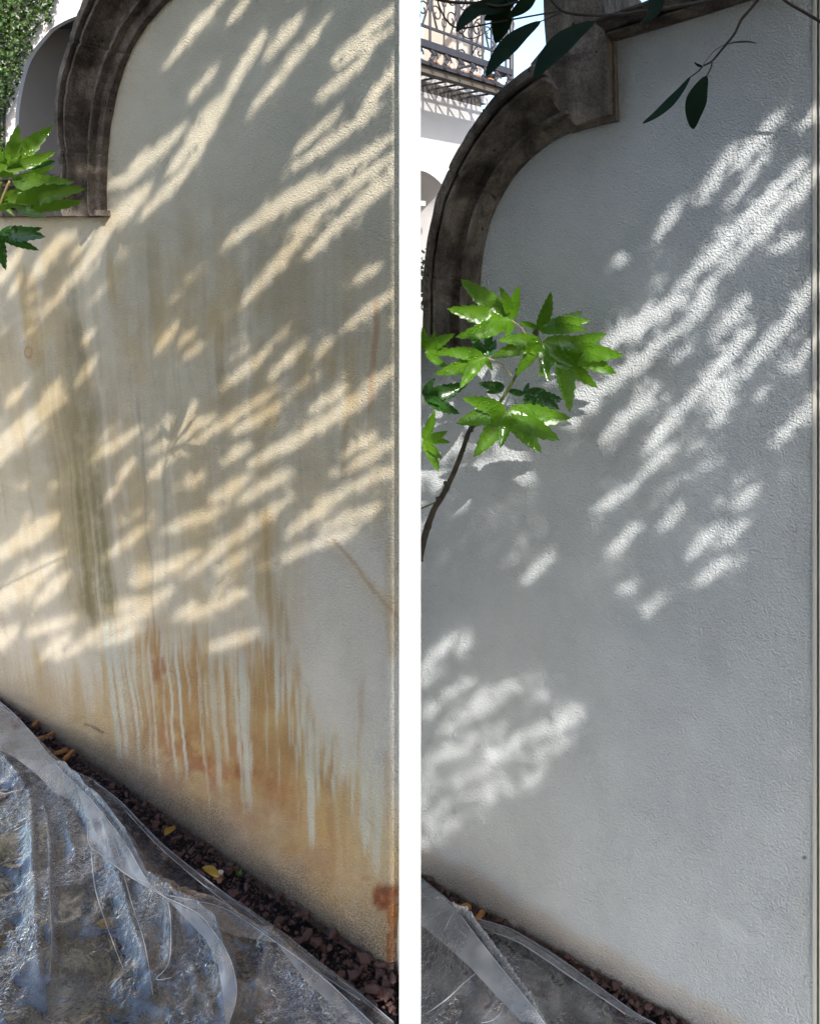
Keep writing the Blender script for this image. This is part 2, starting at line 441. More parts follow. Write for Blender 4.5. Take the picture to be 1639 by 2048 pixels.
def stain_A(x, y, u, z):
    """weathering of the left wall, laid out in photo coordinates of the wall face"""
    x0 = 650 + (x + 14 * (fbm(x / 70, y / 130, 9, 3) - .5) - 650) / (1 - 0.00021 * (y - 1000))       # straight run-off lines
    base_y = 1400 + x * 0.703                                # foot of the wall
    top = np.array([0.69, 0.615, 0.46]); mid = np.array([0.62, 0.545, 0.405]); low = np.array([0.64, 0.565, 0.45])
    t = sstep(200, 700, y)[..., None]; t2 = sstep(900, 1400, y)[..., None]
    c = top * (1 - t) + mid * t
    c = c * (1 - t2) + low * t2
    big = fbm(x / 170, y / 300, 5)[..., None]
    c = c * (0.90 + 0.2 * big)
    def lay(c, m, col, k=1.0):
        m = np.clip(m * k, 0, 1)[..., None]
        return c * (1 - m) + np.array(col) * m
    col1 = fbm(x0 / 34, y / 700, 21, 5); col2 = fbm(x0 / 11, y / 420, 31, 4); col3 = fbm(x0 / 5, y / 300, 41, 3)
    d2 = fbm(x / 60, y / 80, 45, 5); col1 = col1 * .55 + d2 * .45
    och = (0.52, 0.365, 0.155); ocr = (0.42, 0.235, 0.085); olive = (0.27, 0.22, 0.09); pale = (0.60, 0.595, 0.505)
    # broad ochre wash, column by column
    wash = sstep(0.42, 0.66, col1) * sstep(330, 560, y) * (1 - sstep(1150, 1330, y)) * (0.45 + 0.55 * (1 - sstep(520, 760, x)))
    c = lay(c, wash, (0.53, 0.41, 0.23), 0.8)
    c = lay(c, sstep(0.50, 0.66, col2) * sstep(420, 640, y) * (1 - sstep(1250, 1350, y)), (0.46, 0.36, 0.22), 0.3)
    # clean pale patch right of the middle
    pp = sstep(0, 90, x - 560 + 40 * (col1 - .5)) * sstep(1000, 1130, y) * (1 - sstep(0, 90, y - (1310 + (x - 560) * 0.95)))
    c = lay(c, pp, (0.66, 0.62, 0.555), 0.75)
    # single runs  (x0 at y=1000, y from, y to, half width, colour, strength)
    def run(c, xc, ya, yb, w, col, k, wob=5):
        xc = 650 + (xc - 650) / (1 - 0.00021 * ((ya + yb) / 2 - 1000))
        xw = xc + wob * (fbm(y / 90 + xc, y * 0 + 3, int(xc) + 7, 2) - 0.5) * 2
        ww = w * (0.75 + 0.6 * fbm(y / 60, y * 0 + xc, int(xc) + 3, 2))
        m = (1 - sstep(ww * 0.45, ww, np.abs(x0 - xw))) * sstep(ya - 25, ya + 25, y + 40 * (col3 - .5)) * (1 - sstep(yb - 35, yb + 15, y + 50 * (col3 - .5)))
        if w > 24: m = m * np.clip(-.25 + 2.1 * col3, 0, 1.1)
        if w > 10: m = m * np.clip(.35 + 1.3 * col2, 0, 1.1) * np.clip(.3 + 1.4 * fbm(x / 9, y / 14, 333, 3), 0, 1.1)
        return lay(c, m, col, k)
    for a in ((150, 540, 760, 12, (0.23, 0.195, 0.10), 0.45), (163, 640, 1010, 22, (0.24, 0.20, 0.10), 0.45), (178, 800, 1250, 46, olive, 0.55),
              (192, 980, 1270, 40, (0.23, 0.19, 0.075), 0.6), (120, 700, 1240, 30, olive, 0.28), (60, 540, 740, 22, (0.48, 0.35, 0.17), 0.62), (75, 640, 740, 30, och, 0.5), (28, 650, 900, 24, och, .35),
              (222, 505, 610, 9, (0.47, 0.36, 0.19), 0.6), (232, 520, 580, 16, och, 0.4), (318, 470, 1100, 14, (0.42, 0.37, 0.25), .35), (316, 560, 720, 16, och, 0.5),
              (235, 770, 1120, 15, (0.44, 0.33, 0.19), 0.5), (205, 780, 1100, 9, (0.40, 0.32, 0.2), 0.45), (442, 625, 810, 11, (0.47, 0.34, 0.17), 0.7), (420, 620, 680, 8, och, 0.7), (448, 740, 960, 14, (0.46, .38, .25), .5),
              (330, 850, 1150, 6, (0.36, 0.31, 0.22), 0.45), (296, 800, 1330, 4, (0.33, 0.29, 0.22), 0.5), (375, 840, 1080, 30, (0.46, 0.39, 0.26), 0.35),
              (748, 600, 730, 6, (0.45, 0.27, 0.13), 0.75), (744, 690, 850, 7, (0.47, 0.29, 0.15), 0.6), (690, 820, 960, 8, (0.48, 0.35, 0.2), 0.6), (704, 690, 830, 12, och, 0.45), (545, 780, 870, 14, och, .5), (610, 700, 800, 30, och, .45), (660, 690, 760, 18, och, .45),
              (537, 1010, 1265, 7, (0.45, 0.32, 0.16), 0.8), (520, 1110, 1230, 12, och, 0.5), (563, 1195, 1240, 5, (0.43, 0.3, 0.16), .7), (556, 1200, 1290, 9, (0.50, 0.37, 0.2), 0.6), (574, 1225, 1300, 6, (0.5, 0.37, 0.2), 0.7), (545, 1030, 1110, 20, och, .35),
              (785, 1080, 1330, 22, och, 0.4), (775, 1500, 1750, 16, (0.5, 0.36, 0.22), 0.45), (725, 1350, 1480, 8, (0.47, 0.36, 0.22), .45)):
        c = run(c, *a)
    # lower ochre field with a ragged, dripping upper edge
    ytop = np.interp(x, [0, 60, 130, 200, 250, 330, 440, 540, 590, 620, 660, 720, 760, 800], [1330, 1360, 1375, 1330, 1290, 1270, 1300, 1325, 1370, 1440, 1490, 1500, 1620, 1640])
    rag = 170 * (col2 - 0.5) + 120 * (col3 - 0.5) + 90 * (d2 - .5)
    field = sstep(-45, 75, y - ytop - rag)
    fieldc = 0.55 + 0.45 * sstep(0.3, 0.6, fbm(x0 / 26, y / 260, 61, 4))
    right_fade = 1 - 0.30 * sstep(600, 790, x)
    c = lay(c, field * fieldc * right_fade, och, 0.97)
    low2 = sstep(60, 240, y - ytop - rag * .8) * sstep(170, 300, x + 60 * (d2 - .5)) * (.55 + .45 * sstep(.35, .6, d2))
    c = lay(c, low2, (0.50, 0.30, 0.115), 0.76)
    strong = field * sstep(230, 300, x) * (1 - sstep(640, 760, x)) * (1 - sstep(1560, 1740, y - (x - 300) * 0.25)) * sstep(0.36, 0.66, .5 * fbm(x0 / 18, y / 300, 71, 4) + .5 * fbm(x / 40, y / 55, 73, 5))
    c = lay(c, strong, ocr, 0.85)
    for cx, cy, rx, ry, k in ((318, 1330, 22, 45, .8), (392, 1530, 48, 24, .9), (365, 1500, 36, 40, .6), (300, 1520, 18, 16, .6), (420, 1560, 28, 24, .7), (505, 1545, 44, 18, .8), (350, 1560, 40, 30, .6), (450, 1540, 40, 26, .6), (545, 1570, 16, 20, .5), (390, 1470, 16, 30, .5), (500, 1640, 70, 34, .6), (560, 1600, 40, 46, .5), (440, 1700, 70, 24, .5), (620, 1720, 60, 40, .4), (330, 1470, 40, 60, .5), (480, 1500, 40, 60, .35), (255, 1560, 30, 40, .4)):
        r = np.hypot((x - cx) / rx, (y - cy) / ry) + 2.2 * (fbm(x / 13, y / 15, 81, 5) - 0.5)
        c = lay(c, (1 - sstep(0.1, 1.15, r)) * np.clip(.45 + 1.5 * col3, 0, 1), (0.36, 0.135, 0.05), k)
    # pale runs of old paint through the ochre
    prn = np.random.default_rng(4)
    runs = [(226, 1245, 1540, 8, .95), (238, 1250, 1520, 6, .85), (264, 1255, 1540, 7, .9), (276, 1300, 1480, 3, .7), (309, 1280, 1560, 4, .8), (343, 1270, 1545, 3.5, .85), (362, 1280, 1570, 3.5, .85), (372, 1290, 1420, 3, .6), (400, 1300, 1560, 3, .6), (428, 1300, 1590, 9, .6), (447, 1290, 1520, 6, .6), (490, 1300, 1620, 9, .85), (500, 1350, 1560, 5, .7),
            (552, 1330, 1450, 5, .8), (566, 1340, 1420, 4, .8), (580, 1340, 1500, 4, .7), (596, 1370, 1530, 6, .9), (606, 1400, 1480, 4, .9), (622, 1430, 1700, 9, .95), (634, 1450, 1610, 6, .8), (656, 1470, 1540, 5, .9), (668, 1480, 1600, 5, .8), (684, 1480, 1570, 8, .9), (704, 1490, 1560, 5, .9), (716, 1500, 1540, 4, .8), (730, 1480, 1700, 12, .8), (750, 1480, 1760, 14, .6)]
    for xc, ya, yb, w, k in runs: c = run(c, xc, ya, yb, w, pale, k * 0.9, 3)
    for i in range(26):
        xc = prn.uniform(200, 760); ya = np.interp(xc, [200, 540, 760], [1280, 1340, 1520]) + prn.uniform(-20, 60)
        c = run(c, xc, ya, ya + prn.uniform(60, 260), prn.uniform(1.8, 4), pale, prn.uniform(.35, .8), 3)
    for i in range(22):
        xc = prn.uniform(210, 600); ya = np.interp(xc, [200, 600], [1270, 1380]) + prn.uniform(-30, 60)
        c = run(c, xc, ya, ya + prn.uniform(60, 240), prn.uniform(1.8, 4.5), ocr, prn.uniform(.3, .7), 3)
    # hand of soil splashed up from the ground
    hgt = base_y - y
    spl = 1 - sstep(10, 210, hgt + 170 * (fbm(x / 60, y / 60, 91, 4) - 0.5))
    c = lay(c, spl, (0.50, 0.40, 0.29), 0.62)
    spl2 = 1 - sstep(0, 70, hgt + 60 * (fbm(x / 22, y / 22, 95, 4) - 0.5))
    c = lay(c, spl2, (0.33, 0.27, 0.21), 0.6)
    spl3 = 1 - sstep(0, 22, hgt + 22 * (fbm(x / 9, y / 9, 97, 3) - 0.5))
    c = lay(c, spl3, (0.13, 0.11, 0.09), 0.75)
    grime = 0.10 + 0.75 * (1 - sstep(5, 190, hgt + 130 * (fbm(x / 50, y / 50, 99, 4) - 0.5))) * (0.35 + 0.65 * sstep(90, 240, x))
    # rust at the foot of the right corner
    jx = x + 3 * (fbm(x / 9, y / 9, 101, 3) - 0.5); jy = y + 4 * (fbm(x / 8, y / 8, 103, 3) - 0.5)
    r1 = np.clip((1.05 - np.hypot((x - 766) / 25, (y - 1796) / 34) + .7 * (fbm(x / 22, y / 18, 109, 6) - .5)) / .35, 0, 1) * (x < 788)
    r1_ = poly_inside(jx, jy, [(744, 1786), (752, 1774), (768, 1766), (782, 1762), (785, 1800), (783, 1824), (766, 1826), (752, 1818)])
    rk = (r1 * np.clip(.55 + 1.1 * fbm(x / 6, y / 6, 106, 4), 0, 1))[..., None]
    c = c * (1 - rk) + rk * np.array([0.24, 0.07, 0.02]) * (0.35 + 1.4 * fbm(x / 8, y / 8, 105, 4))[..., None]
    r2 = poly_inside(jx, jy, [(772, 1818), (788, 1815), (785, 1860), (780, 1925), (772, 1930), (770, 1900), (776, 1860)])
    c = np.where(r2[..., None], np.array([0.36, 0.145, 0.035]) * (0.7 + 0.6 * fbm(x / 7, y / 7, 107, 3))[..., None], c)
    halo = (1 - sstep(0, 26, seg_dist(x, y, [(765, 1770), (780, 1900)])[0]))
    c = lay(c, halo * (1 - r1) * (~r2), (0.5, 0.32, 0.17), 0.4)
    r3 = 1 - sstep(0.5, 1, np.hypot((jx - 730) / 12, (jy - 1758) / 9)); c = lay(c, r3, (0.45, 0.24, 0.1), .7)
    # brown crack, ring mark
    d, f = seg_dist(x + 5 * (fbm(x / 12, y / 12, 111, 3) - .5) * 2, y, [(668, 1080), (700, 1115), (740, 1170), (770, 1205), (800, 1240)])
    c = lay(c, 1 - sstep(1.5, 5.5, d), (0.45, 0.30, 0.17), 0.75)
    c = lay(c, (1 - sstep(0, 40, d)) * (y > x * .8 + 560), och, .25)
    rg = np.abs(np.hypot((x - 58) / 7, (y - 705) / 11) - 1); c = lay(c, 1 - sstep(0.1, 0.4, rg), (0.50, 0.22, 0.1), .7)
    d, f = seg_dist(x, y, [(170, 1448), (188, 1455), (206, 1466)]); c = lay(c, 1 - sstep(1, 3.5, d), (0.12, 0.09, 0.07), .8)
    # smooth, greyer plaster hugging the coping
    return np.clip(c, 0.01, 0.9), np.clip(grime, 0, 1)

def stain_B(x, y, u, z):
    c = np.ones(x.shape + (3,)) * np.array([0.605, 0.632, 0.648])
    t = sstep(500, 1300, y)[..., None]
    c = c * (0.90 + 0.12 * fbm(x / 190, y / 260, 205)[..., None] + 0.08 * fbm(x / 28, y / 60, 207)[..., None])
    base_y = 1755 + (x - 840) * 0.553
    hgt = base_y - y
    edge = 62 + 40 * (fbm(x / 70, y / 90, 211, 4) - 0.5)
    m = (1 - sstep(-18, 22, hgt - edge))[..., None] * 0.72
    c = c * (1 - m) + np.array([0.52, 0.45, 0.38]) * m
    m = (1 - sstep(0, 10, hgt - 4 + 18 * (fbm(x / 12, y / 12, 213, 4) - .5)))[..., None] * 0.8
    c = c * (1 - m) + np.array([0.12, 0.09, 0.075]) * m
    m = (1 - sstep(0, 60, np.hypot((x - 1290) / 1.6, (y - 1830)) + 60 * (fbm(x / 40, y / 40, 217) - .5)))[..., None] * .0
    m = sstep(1560, 1626, x)[..., None] * 0.25 * fbm(x / 12, y / 50, 219)[..., None]
    c = c * (1 - m) + np.array([0.5, 0.45, 0.36]) * m
    grime = 0.03 + 0.25 * (1 - sstep(0, 70, hgt))
    spots = np.zeros_like(x)
    for cx, cy, r in ((1597, 690, 3.2), (1629, 255, 2.5), (1207, 230, 4), (863, 1757, 5), (1607, 1715, 3), (1609, 1955, 3), (1440, 1960, 2)):
        spots = np.maximum(spots, 1 - sstep(r * .5, r, np.hypot(x - cx, y - cy)))
    c = c * (1 - spots[..., None] * .85)
    return np.clip(c, 0.01, 0.9), np.clip(grime, 0, 1)

def stucco_face(name, W, u0, u1, z1, poly, stain, parent, step=0.0062, edit=None):
    us = np.arange(u0, u1 + step * 0.5, step); us[-1] = u1
    zs = np.arange(-0.03, z1, step)
    U, Z = np.meshgrid(us, zs)
    P = W.pt(U, Z, np.zeros_like(U))
    px = topx(P); X = px[..., 0]; Y = px[..., 1]
    n = 0.007 * (fbm(U * 5, Z * 5, 301, 3) - 0.5) + 0.0035 * (fbm(U * 22, Z * 22, 302, 3) - 0.5)
    P = W.pt(U, Z, n)
    if edit is not None: P = edit(P, U, Z)
    c, gr = stain(X, Y, U, Z)
    ins = poly_inside(X, Y, poly)
    nu = len(us); nz = len(zs)
    idx = np.arange(nu * nz).reshape(nz, nu)
    ok = ins[:-1, :-1] | ins[1:, :-1] | ins[:-1, 1:] | ins[1:, 1:]
    q = np.stack([idx[:-1, :-1], idx[:-1, 1:], idx[1:, 1:], idx[1:, :-1]], -1)[ok]
    used = np.unique(q); remap = np.full(nu * nz, -1); remap[used] = np.arange(len(used))
    q = remap[q]
    verts = P.reshape(-1, 3)[used] - np.array(parent.location)
    me = bpy.data.meshes.new(name)
    me.vertices.add(len(verts)); me.vertices.foreach_set('co', verts.ravel())
    me.loops.add(q.size); me.loops.foreach_set('vertex_index', q.ravel())
    me.polygons.add(len(q)); me.polygons.foreach_set('loop_start', np.arange(0, q.size, 4)); 
    me.polygons.foreach_set('use_smooth', np.ones(len(q), bool))
    me.update(calc_edges=True); me.validate()
    ca = me.color_attributes.new('stain', 'FLOAT_COLOR', 'POINT')
    cc = np.ones((len(used), 4)); cc[:, :3] = c.reshape(-1, 3)[used]
    ca.data.foreach_set('color', cc.ravel())
    fa = me.attributes.new('grime', 'FLOAT', 'POINT'); fa.data.foreach_set('value', gr.ravel()[used])
    me.materials.append(M['stucco'])
    return link(bpy.data.objects.new(name, me), parent)

PROF = [(0, -.20), (0, .0), (.012, .022), (.19, .030), (.205, .052), (.265, .054), (.285, .026), (.40, .026), (.52, .034), (.62, .050), (.68, .068), (.71, .080), (.72, .100), (.775, .102), (.79, .070), (.85, .072), (.862, .113), (1.0, .115), (1.0, -.20)]
def resample(pl, n):
    pl = np.asarray(pl, float)
    s = np.concatenate([[0], np.cumsum(np.linalg.norm(np.diff(pl, axis=0), axis=1))])
    t = np.linspace(0, s[-1], n)
    return np.stack([np.interp(t, s, pl[:, k]) for k in range(2)], -1)
def coping(W, inner, outer, parent, splits, n=60, pout=0.115, prof=PROF, seed=0, sm=True):
    if sm: inner = smooth_path(inner); outer = smooth_path(outer)
    inner = resample(inner, n); outer = resample(outer, n)
    A = np.array([W.hit(*p) for p in inner]); B = np.array([W.hit(*p, off=pout) for p in outer])
    a = np.array([p[0] for p in prof]); nn = np.array([p[1] for p in prof]) * np.where(np.array([p[1] for p in prof]) > 0, pout / 0.115, 1)
    edges = [0] + list(splits) + [n - 1]
    objs = []
    for k in range(len(edges) - 1):
        i0, i1 = edges[k], edges[k + 1]
        ii = np.linspace(i0, i1, (i1 - i0) * 2 + 1)
        gap = 0.02
        if k > 0: ii[0] += gap
        if k < len(edges) - 2: ii[-1] -= gap
        ia = np.stack([np.interp(ii, np.arange(n), A[:, c]) for c in range(2)], -1)
        ib = np.stack([np.interp(ii, np.arange(n), B[:, c]) for c in range(2)], -1)
        m = len(ii); K = len(prof)
        uz = ia[:, None, :] * (1 - a)[None, :, None] + ib[:, None, :] * a[None, :, None]
        endb = np.zeros((m, 1)); endb[0] = endb[-1] = .0045; endb[1] = endb[-2] = .0
        jit = 0.0035 * (fbm(uz[..., 0] * 30, uz[..., 1] * 30, 400 + seed + k, 4) - 0.5) * 2 + 0.002 * math.sin(k * 2.1 + seed)
        nz = np.broadcast_to(nn[None, :], (m, K)) + (jit - endb * (nn[None, :] > .015)) * (nn[None, :] > -.1)
        P = W.pt(uz[..., 0], uz[..., 1], nz).reshape(-1, 3)
        # chipped outer rim
        Fc = [(i * K + j, (i + 1) * K + j, (i + 1) * K + (j + 1) % K, i * K + (j + 1) % K) for i in range(m - 1) for j in range(K)]
        Fc += [tuple(range(K))[::-1], tuple(range((m - 1) * K, m * K))]
        o = mesh_obj('coping_stone', P, Fc, M['stone'], parent)
        bm = bmesh.new(); bm.from_mesh(o.data); bmesh.ops.recalc_face_normals(bm, faces=bm.faces); bm.to_mesh(o.data); bm.free()
        objs.append(o)
    return objs
def fixnormals(o):
    bm = bmesh.new(); bm.from_mesh(o.data); bmesh.ops.recalc_face_normals(bm, faces=bm.faces); bm.to_mesh(o.data); bm.free(); return o

# ---- left wall, stained
wa = thing('garden_wall', 'stained rust-streaked cream stucco wall with stone coping, left of the white divider', 'wall', WA.O)
uA0 = -0.55
uA1 = (-FIN_H - WA.O[0]) / WA.D[0] - 0.001
polyA = [(-900, 426), (212, 426), (210, 330), (216, 260), (229, 190), (252, 120), (279, 70), (314, 25), (344, -5), (420, -60), (560, -110), (900, -140), (900, 2600), (-900, 2600)]
corner_u = WA.hit(776, 1962)[0]
def corner_edit(P, U, Z):
    # the right end rounds back to the divider towards the ground
    lim = corner_u + (uA1 - corner_u) * sstep(0.05, 0.42, Z)
    over = np.maximum(U - lim, 0)
    return P - WA.N * (over * 1.9)[..., None]
stucco_face('stucco_face', WA, uA0, uA1, 2.35, polyA, stain_A, wa, edit=corner_edit)
innA = [(-60, 433), (-30, 433)]
innA = [(216, 432), (214, 400), (215, 330), (221, 260), (234, 190), (257, 120), (284, 70), (319, 25), (349, -5), (420, -65), (520, -110), (700, -140)]
outA = [(124, 432), (119, 395), (120, 330), (110, 268), (108, 228), (114, 165), (128, 107), (144, 54), (162, 6), (200, -65), (290, -150), (560, -260)]
cs = coping(WA, innA, outA, wa, [9, 24, 42], n=64, seed=1)
# level coping running off to the left, and the ledge under the end of the arch
lowi = [(-420, 437), (-200, 435), (0, 433), (124, 432)]
lowo = [(-420, 352), (-200, 350), (0, 348), (126, 347)]
coping(WA, lowi, lowo, wa, [22], n=40, seed=9, sm=False, pout=0.10)
uz = [WA.hit(120, 431, .1), WA.hit(216, 430, .03), WA.hit(224, 428, .03), WA.hit(219, 421, .03), WA.hit(214, 418, .03), WA.hit(120, 418, .1)]
V, Fc = pieceprism(WA, [WA.hit(-40, 433, .05), WA.hit(222, 432, .0), WA.hit(221, 421, .0), WA.hit(-40, 421, .05)], -.05, .04)
fixnormals(mesh_obj('ledge_stone', V, Fc, M['stone'], wa))
core = [(uA0, -.03), (uA1 - .01, -.03), (uA1 - .01, 2.3)] + [tuple(WA.hit(*p)) for p in [(700, -120), (520, -90), (420, -45), (340, 15), (290, 75), (250, 150), (230, 230), (222, 300), (222, 436)]] + [(uA0, WA.hit(-300, 436)[1])]
V, Fc = pieceprism(WA, core, -.22, -.02)
for i in range(len(V)):                       # cut along the divider's flank
    if V[i][0] > -FIN_H - .004:
        k_ = (V[i][0] + FIN_H + .004) / WA.D[0]; V[i] = V[i] - WA.D * k_
fixnormals(mesh_obj('wall_core', V, Fc, M['core'], wa))
# return of the wall against the divider
# ---- right wall, freshly painted
wb = thing('garden_wall', 'clean freshly painted pale grey-white stucco wall with stone coping, right of the white divider', 'wall', WB.O)
uB0 = (FIN_H - WB.O[0]) / WB.D[0] + 0.001
uB1 = WB.hit(1627, 1000)[0]
polyB = [(600, 700), (948, 700), (950, 600), (955, 530), (963, 480), (978, 430), (998, 390), (1028, 345), (1063, 308), (1104, 276), (1150, 256), (1195, 244), (1225, 236), (1222, 76), (1350, 40), (1441, 12), (1520, -12), (1760, -90), (1760, 2700), (600, 2700)]
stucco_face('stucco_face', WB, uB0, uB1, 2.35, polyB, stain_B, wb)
V, Fc = pieceprism(WB, [(uB0, -.03), (uB1 - .0005, -.03), (uB1 - .0005, 2.15)] + [tuple(WB.hit(*p)) for p in [(1360, 58), (1245, 90), (1235, 250), (1150, 272), (1104, 294), (1063, 325), (1028, 362), (998, 408), (978, 450), (965, 500), (960, 690), (800, 690)]] , -.22, -.02)
fixnormals(mesh_obj('wall_core', V, Fc, M['core'], wb))
innB = [(958, 705), (957, 650), (959, 590), (963, 530), (971, 480), (986, 430), (1006, 390), (1036, 345), (1071, 310), (1111, 281), (1150, 262), (1168, 257)]
outB = [(846, 705), (845, 650), (846, 590), (847, 530), (853, 480), (861, 439), (873, 390), (900, 328), (937, 262), (985, 195), (1035, 150), (1068, 126)]
coping(WB, innB, outB, wb, [14, 34], n=60, seed=21)
blk = [(1112, 215), (1060, 128), (1091, 90), (1087, 40), (1084, -60), (1208, -60), (1208, 66), (1214, 80), (1216, 228), (1190, 236), (1150, 250)]
V, Fc = pieceprism(WB, [WB.hit(*p, off=.046) for p in blk], -.2, .046)
fixnormals(mesh_obj('coping_block', V, Fc, M['stone'], wb))
V, Fc = pieceprism(WB, [WB.hit(*p, off=.012) for p in [(1140, 266), (1165, 258), (1196, 250), (1234, 241), (1229, 84), (1214, 70), (1150, 60), (1120, 200)]], -.19, .020)
fixnormals(mesh_obj('coping_block', V, Fc, M['stone'], wb))
innU = [(1226, 84), (1350, 48), (1441, 20), (1520, -5), (1720, -66)]
outU = [(1186, 40), (1330, -12), (1430, -42), (1520, -70), (1720, -140)]
coping(WB, innU, outU, wb, [18], n=40, seed=33, sm=False)
# the end return of the right wall with its painted corner strip
e0 = WB.pt(np.array(uB1), np.array(0.0), np.array(0.0))
V = []; Fc = []
def quadbox(W, u0, u1, z0, z1, n0, n1):
    return pieceprism(W, [(u0, z0), (u1, z0), (u1, z1), (u0, z1)], n0, n1)
V, Fc = quadbox(WB, uB1 - .0025, uB1 + .003, -.03, 2.3, -.21, .003)
fixnormals(mesh_obj('corner_strip', V, Fc, M['core'], wb))
# neighbouring jamb just past the corner
jb = thing('gate_pier', 'narrow plain pale pier just past the right-hand corner of the clean wall', 'pier', WB.pt(np.array(uB1 + .02), np.array(0.0), np.array(-.03)))
V, Fc = quadbox(WB, uB1 + .0065, uB1 + .35, -.03, 2.6, -.25, -.012)
o = fixnormals(mesh_obj('pier_face', V, Fc, M['house'], jb))

# ---- added white divider, standing in for the blank border between the two walls
hw = FIN_H
bm = bmesh.new()
V, Fc = box_vf((-hw, FIN_Y, -.03), (hw, 2.45, 2.5))
bv = [bm.verts.new(v) for v in V]
for f in Fc: bm.faces.new([bv[i] for i in f])
bmesh.ops.recalc_face_normals(bm, faces=bm.faces)
me = bpy.data.meshes.new('added_divider'); bm.to_mesh(me); bm.free(); me.materials.append(M['white'])
tag(link(bpy.data.objects.new('added_divider', me)), 'added tall narrow plain white divider standing in for the blank border strip between the stained wall and the clean wall', 'divider')

# ------------------------------------------------------------------ house behind the left wall
YA = 5.6
def A_(x, y): p = at(x, y, YA); return (p[0], p[2])
arc = [(31, 420), (31, 300), (31, 242), (35, 199), (48, 140), (64, 105), (89, 73), (107, 55), (145, 35), (190, 24), (240, 24), (300, 40), (345, 75), (375, 130), (390, 200), (392, 300), (392, 420)]
arc2 = smooth_path([A_(*p) for p in arc[1:-1]], 5)
arc2 = np.vstack([[arc2[0][0], 0.0], arc2, [arc2[-1][0], 0.0]])
ha = thing('house', 'bright white rendered house with dark arched porch behind the stained wall', 'house', (-2.3, YA, 0))
x0, x1, zt = -4.6, -0.35, 5.2
# facade with the arched hole, as strips from the arch to the outer frame
V = []; Fc = []
outer = []
k = len(arc2)
for p in arc2:
    V.append((p[0], YA, p[1]))
cx, cz = arc2[:, 0].mean(), 1.2
for p in arc2:
    d = np.array([p[0] - cx, max(p[1], 0.0) - cz])
    if p[1] <= 0.001: q = np.array([x0 if p[0] < cx else x1, 0.0])
    else:
        s = 1e9
        if d[0] < 0: s = min(s, (x0 - cx) / d[0])
        if d[0] > 0: s = min(s, (x1 - cx) / d[0])
        if d[1] > 0: s = min(s, (zt - cz) / d[1])
        q = np.array([cx, cz]) + d * s
    V.append((q[0], YA, q[1]))
for i in range(k - 1): Fc.append((i, i + 1, k + i + 1, k + i))
tops = [V[k + i] for i in range(k)]
b = len(V)
V += [(x0, YA, zt), (x1, YA, zt)]
for i in range(k - 1):
    a_, c_ = V[k + i], V[k + i + 1]
    if abs(a_[0] - x0) < 1e-6 and abs(c_[0] - x0) > 1e-6: Fc.append((k + i, k + i + 1, b))
    if abs(a_[0] - x1) > 1e-6 and abs(c_[0] - x1) < 1e-6: Fc.append((k + i, k + i + 1, b + 1))
# intrados
b = len(V)
for p in arc2: V.append((p[0], YA + .05, p[1]))
for i in range(k - 1): Fc.append((i + 1, i, b + i, b + i + 1))
# block sides and top
b = len(V)
V += [(x0, YA, 0), (x0, YA + 4, 0), (x0, YA + 4, zt), (x0, YA, zt), (x1, YA, 0), (x1, YA + 4, 0), (x1, YA + 4, zt), (x1, YA, zt)]
Fc += [(b + 3, b + 2, b + 6, b + 7), (b + 1, b + 5, b + 6, b + 2)]
mesh_obj('facade', V, Fc, M['house'], ha)
V = [(x0 + .1, YA + .06, 0), (x1 - .1, YA + .06, 0), (x1 - .1, YA + 2.3, 0), (x0 + .1, YA + 2.3, 0), (x0 + .1, YA + .06, 3.97), (x1 - .1, YA + .06, 3.97), (x1 - .1, YA + 2.3, 3.97), (x0 + .1, YA + 2.3, 3.97)]
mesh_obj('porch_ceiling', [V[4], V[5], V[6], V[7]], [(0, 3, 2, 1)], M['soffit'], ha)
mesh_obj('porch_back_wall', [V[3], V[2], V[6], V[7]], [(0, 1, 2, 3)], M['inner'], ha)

# ivy on that house
iv = thing('ivy', 'sunlit dark green ivy climbing the white house left of its arch', 'ivy', (-2.9, YA, 0))
ivp = [(-260, -260), (150, -260), (128, -30), (119, 5), (108, 38), (98, 52), (88, 60), (66, 82), (74, 96), (58, 112), (48, 140), (46, 172), (36, 195), (31, 216), (14, 236), (9, 252), (20, 268), (10, 300), (24, 318), (34, 350), (28, 520), (-260, 520)]
N = 26000
pxs = rng.uniform(-240, 150, N); pys = rng.uniform(-240, 500, N)
jx = pxs + 26 * (fbm(pxs / 18, pys / 18, 501, 3) - .5); jy = pys + 30 * (fbm(pxs / 18, pys / 18, 505, 3) - .5)
ok = poly_inside(jx, jy, ivp)
gapn = fbm(pxs / 26, pys / 26, 509, 3)
ok &= (gapn > .36) | (pxs < 60 - (pys) * .12)
pxs = pxs[ok]; pys = pys[ok]; N = len(pxs)
dep = YA - .03 - rng.random(N) ** 1.5 * .22 * np.clip(1.2 - pxs / 130, .3, 1.2)
ctr = np.stack([(pxs - HX) / F * YA, dep, CAMH + (HY - pys) / F * YA], -1)
V = []; Fc = []
ax = rng.normal(size=(N, 3)) * np.array([.6, .35, .6]) + np.array([0, -.3, -.5]); ax /= np.linalg.norm(ax, axis=1)[:, None]
nr = rng.normal(size=(N, 3)) * .55 + np.array([.1, -1, .45]); 
sd = np.cross(ax, nr); sd /= np.linalg.norm(sd, axis=1)[:, None]
nr = np.cross(sd, ax)
L = rng.uniform(.022, .042, N)[:, None]; Wd = L * rng.uniform(.7, .95, N)[:, None]
P5 = np.stack([ctr - ax * L * .45, ctr + sd * Wd * .5 - ax * L * .2, ctr + ax * L * .55 + nr * L * .08, ctr - sd * Wd * .5 - ax * L * .2, ctr + nr * -L * .12], 1)
V = P5.reshape(-1, 3); i5 = np.arange(N) * 5
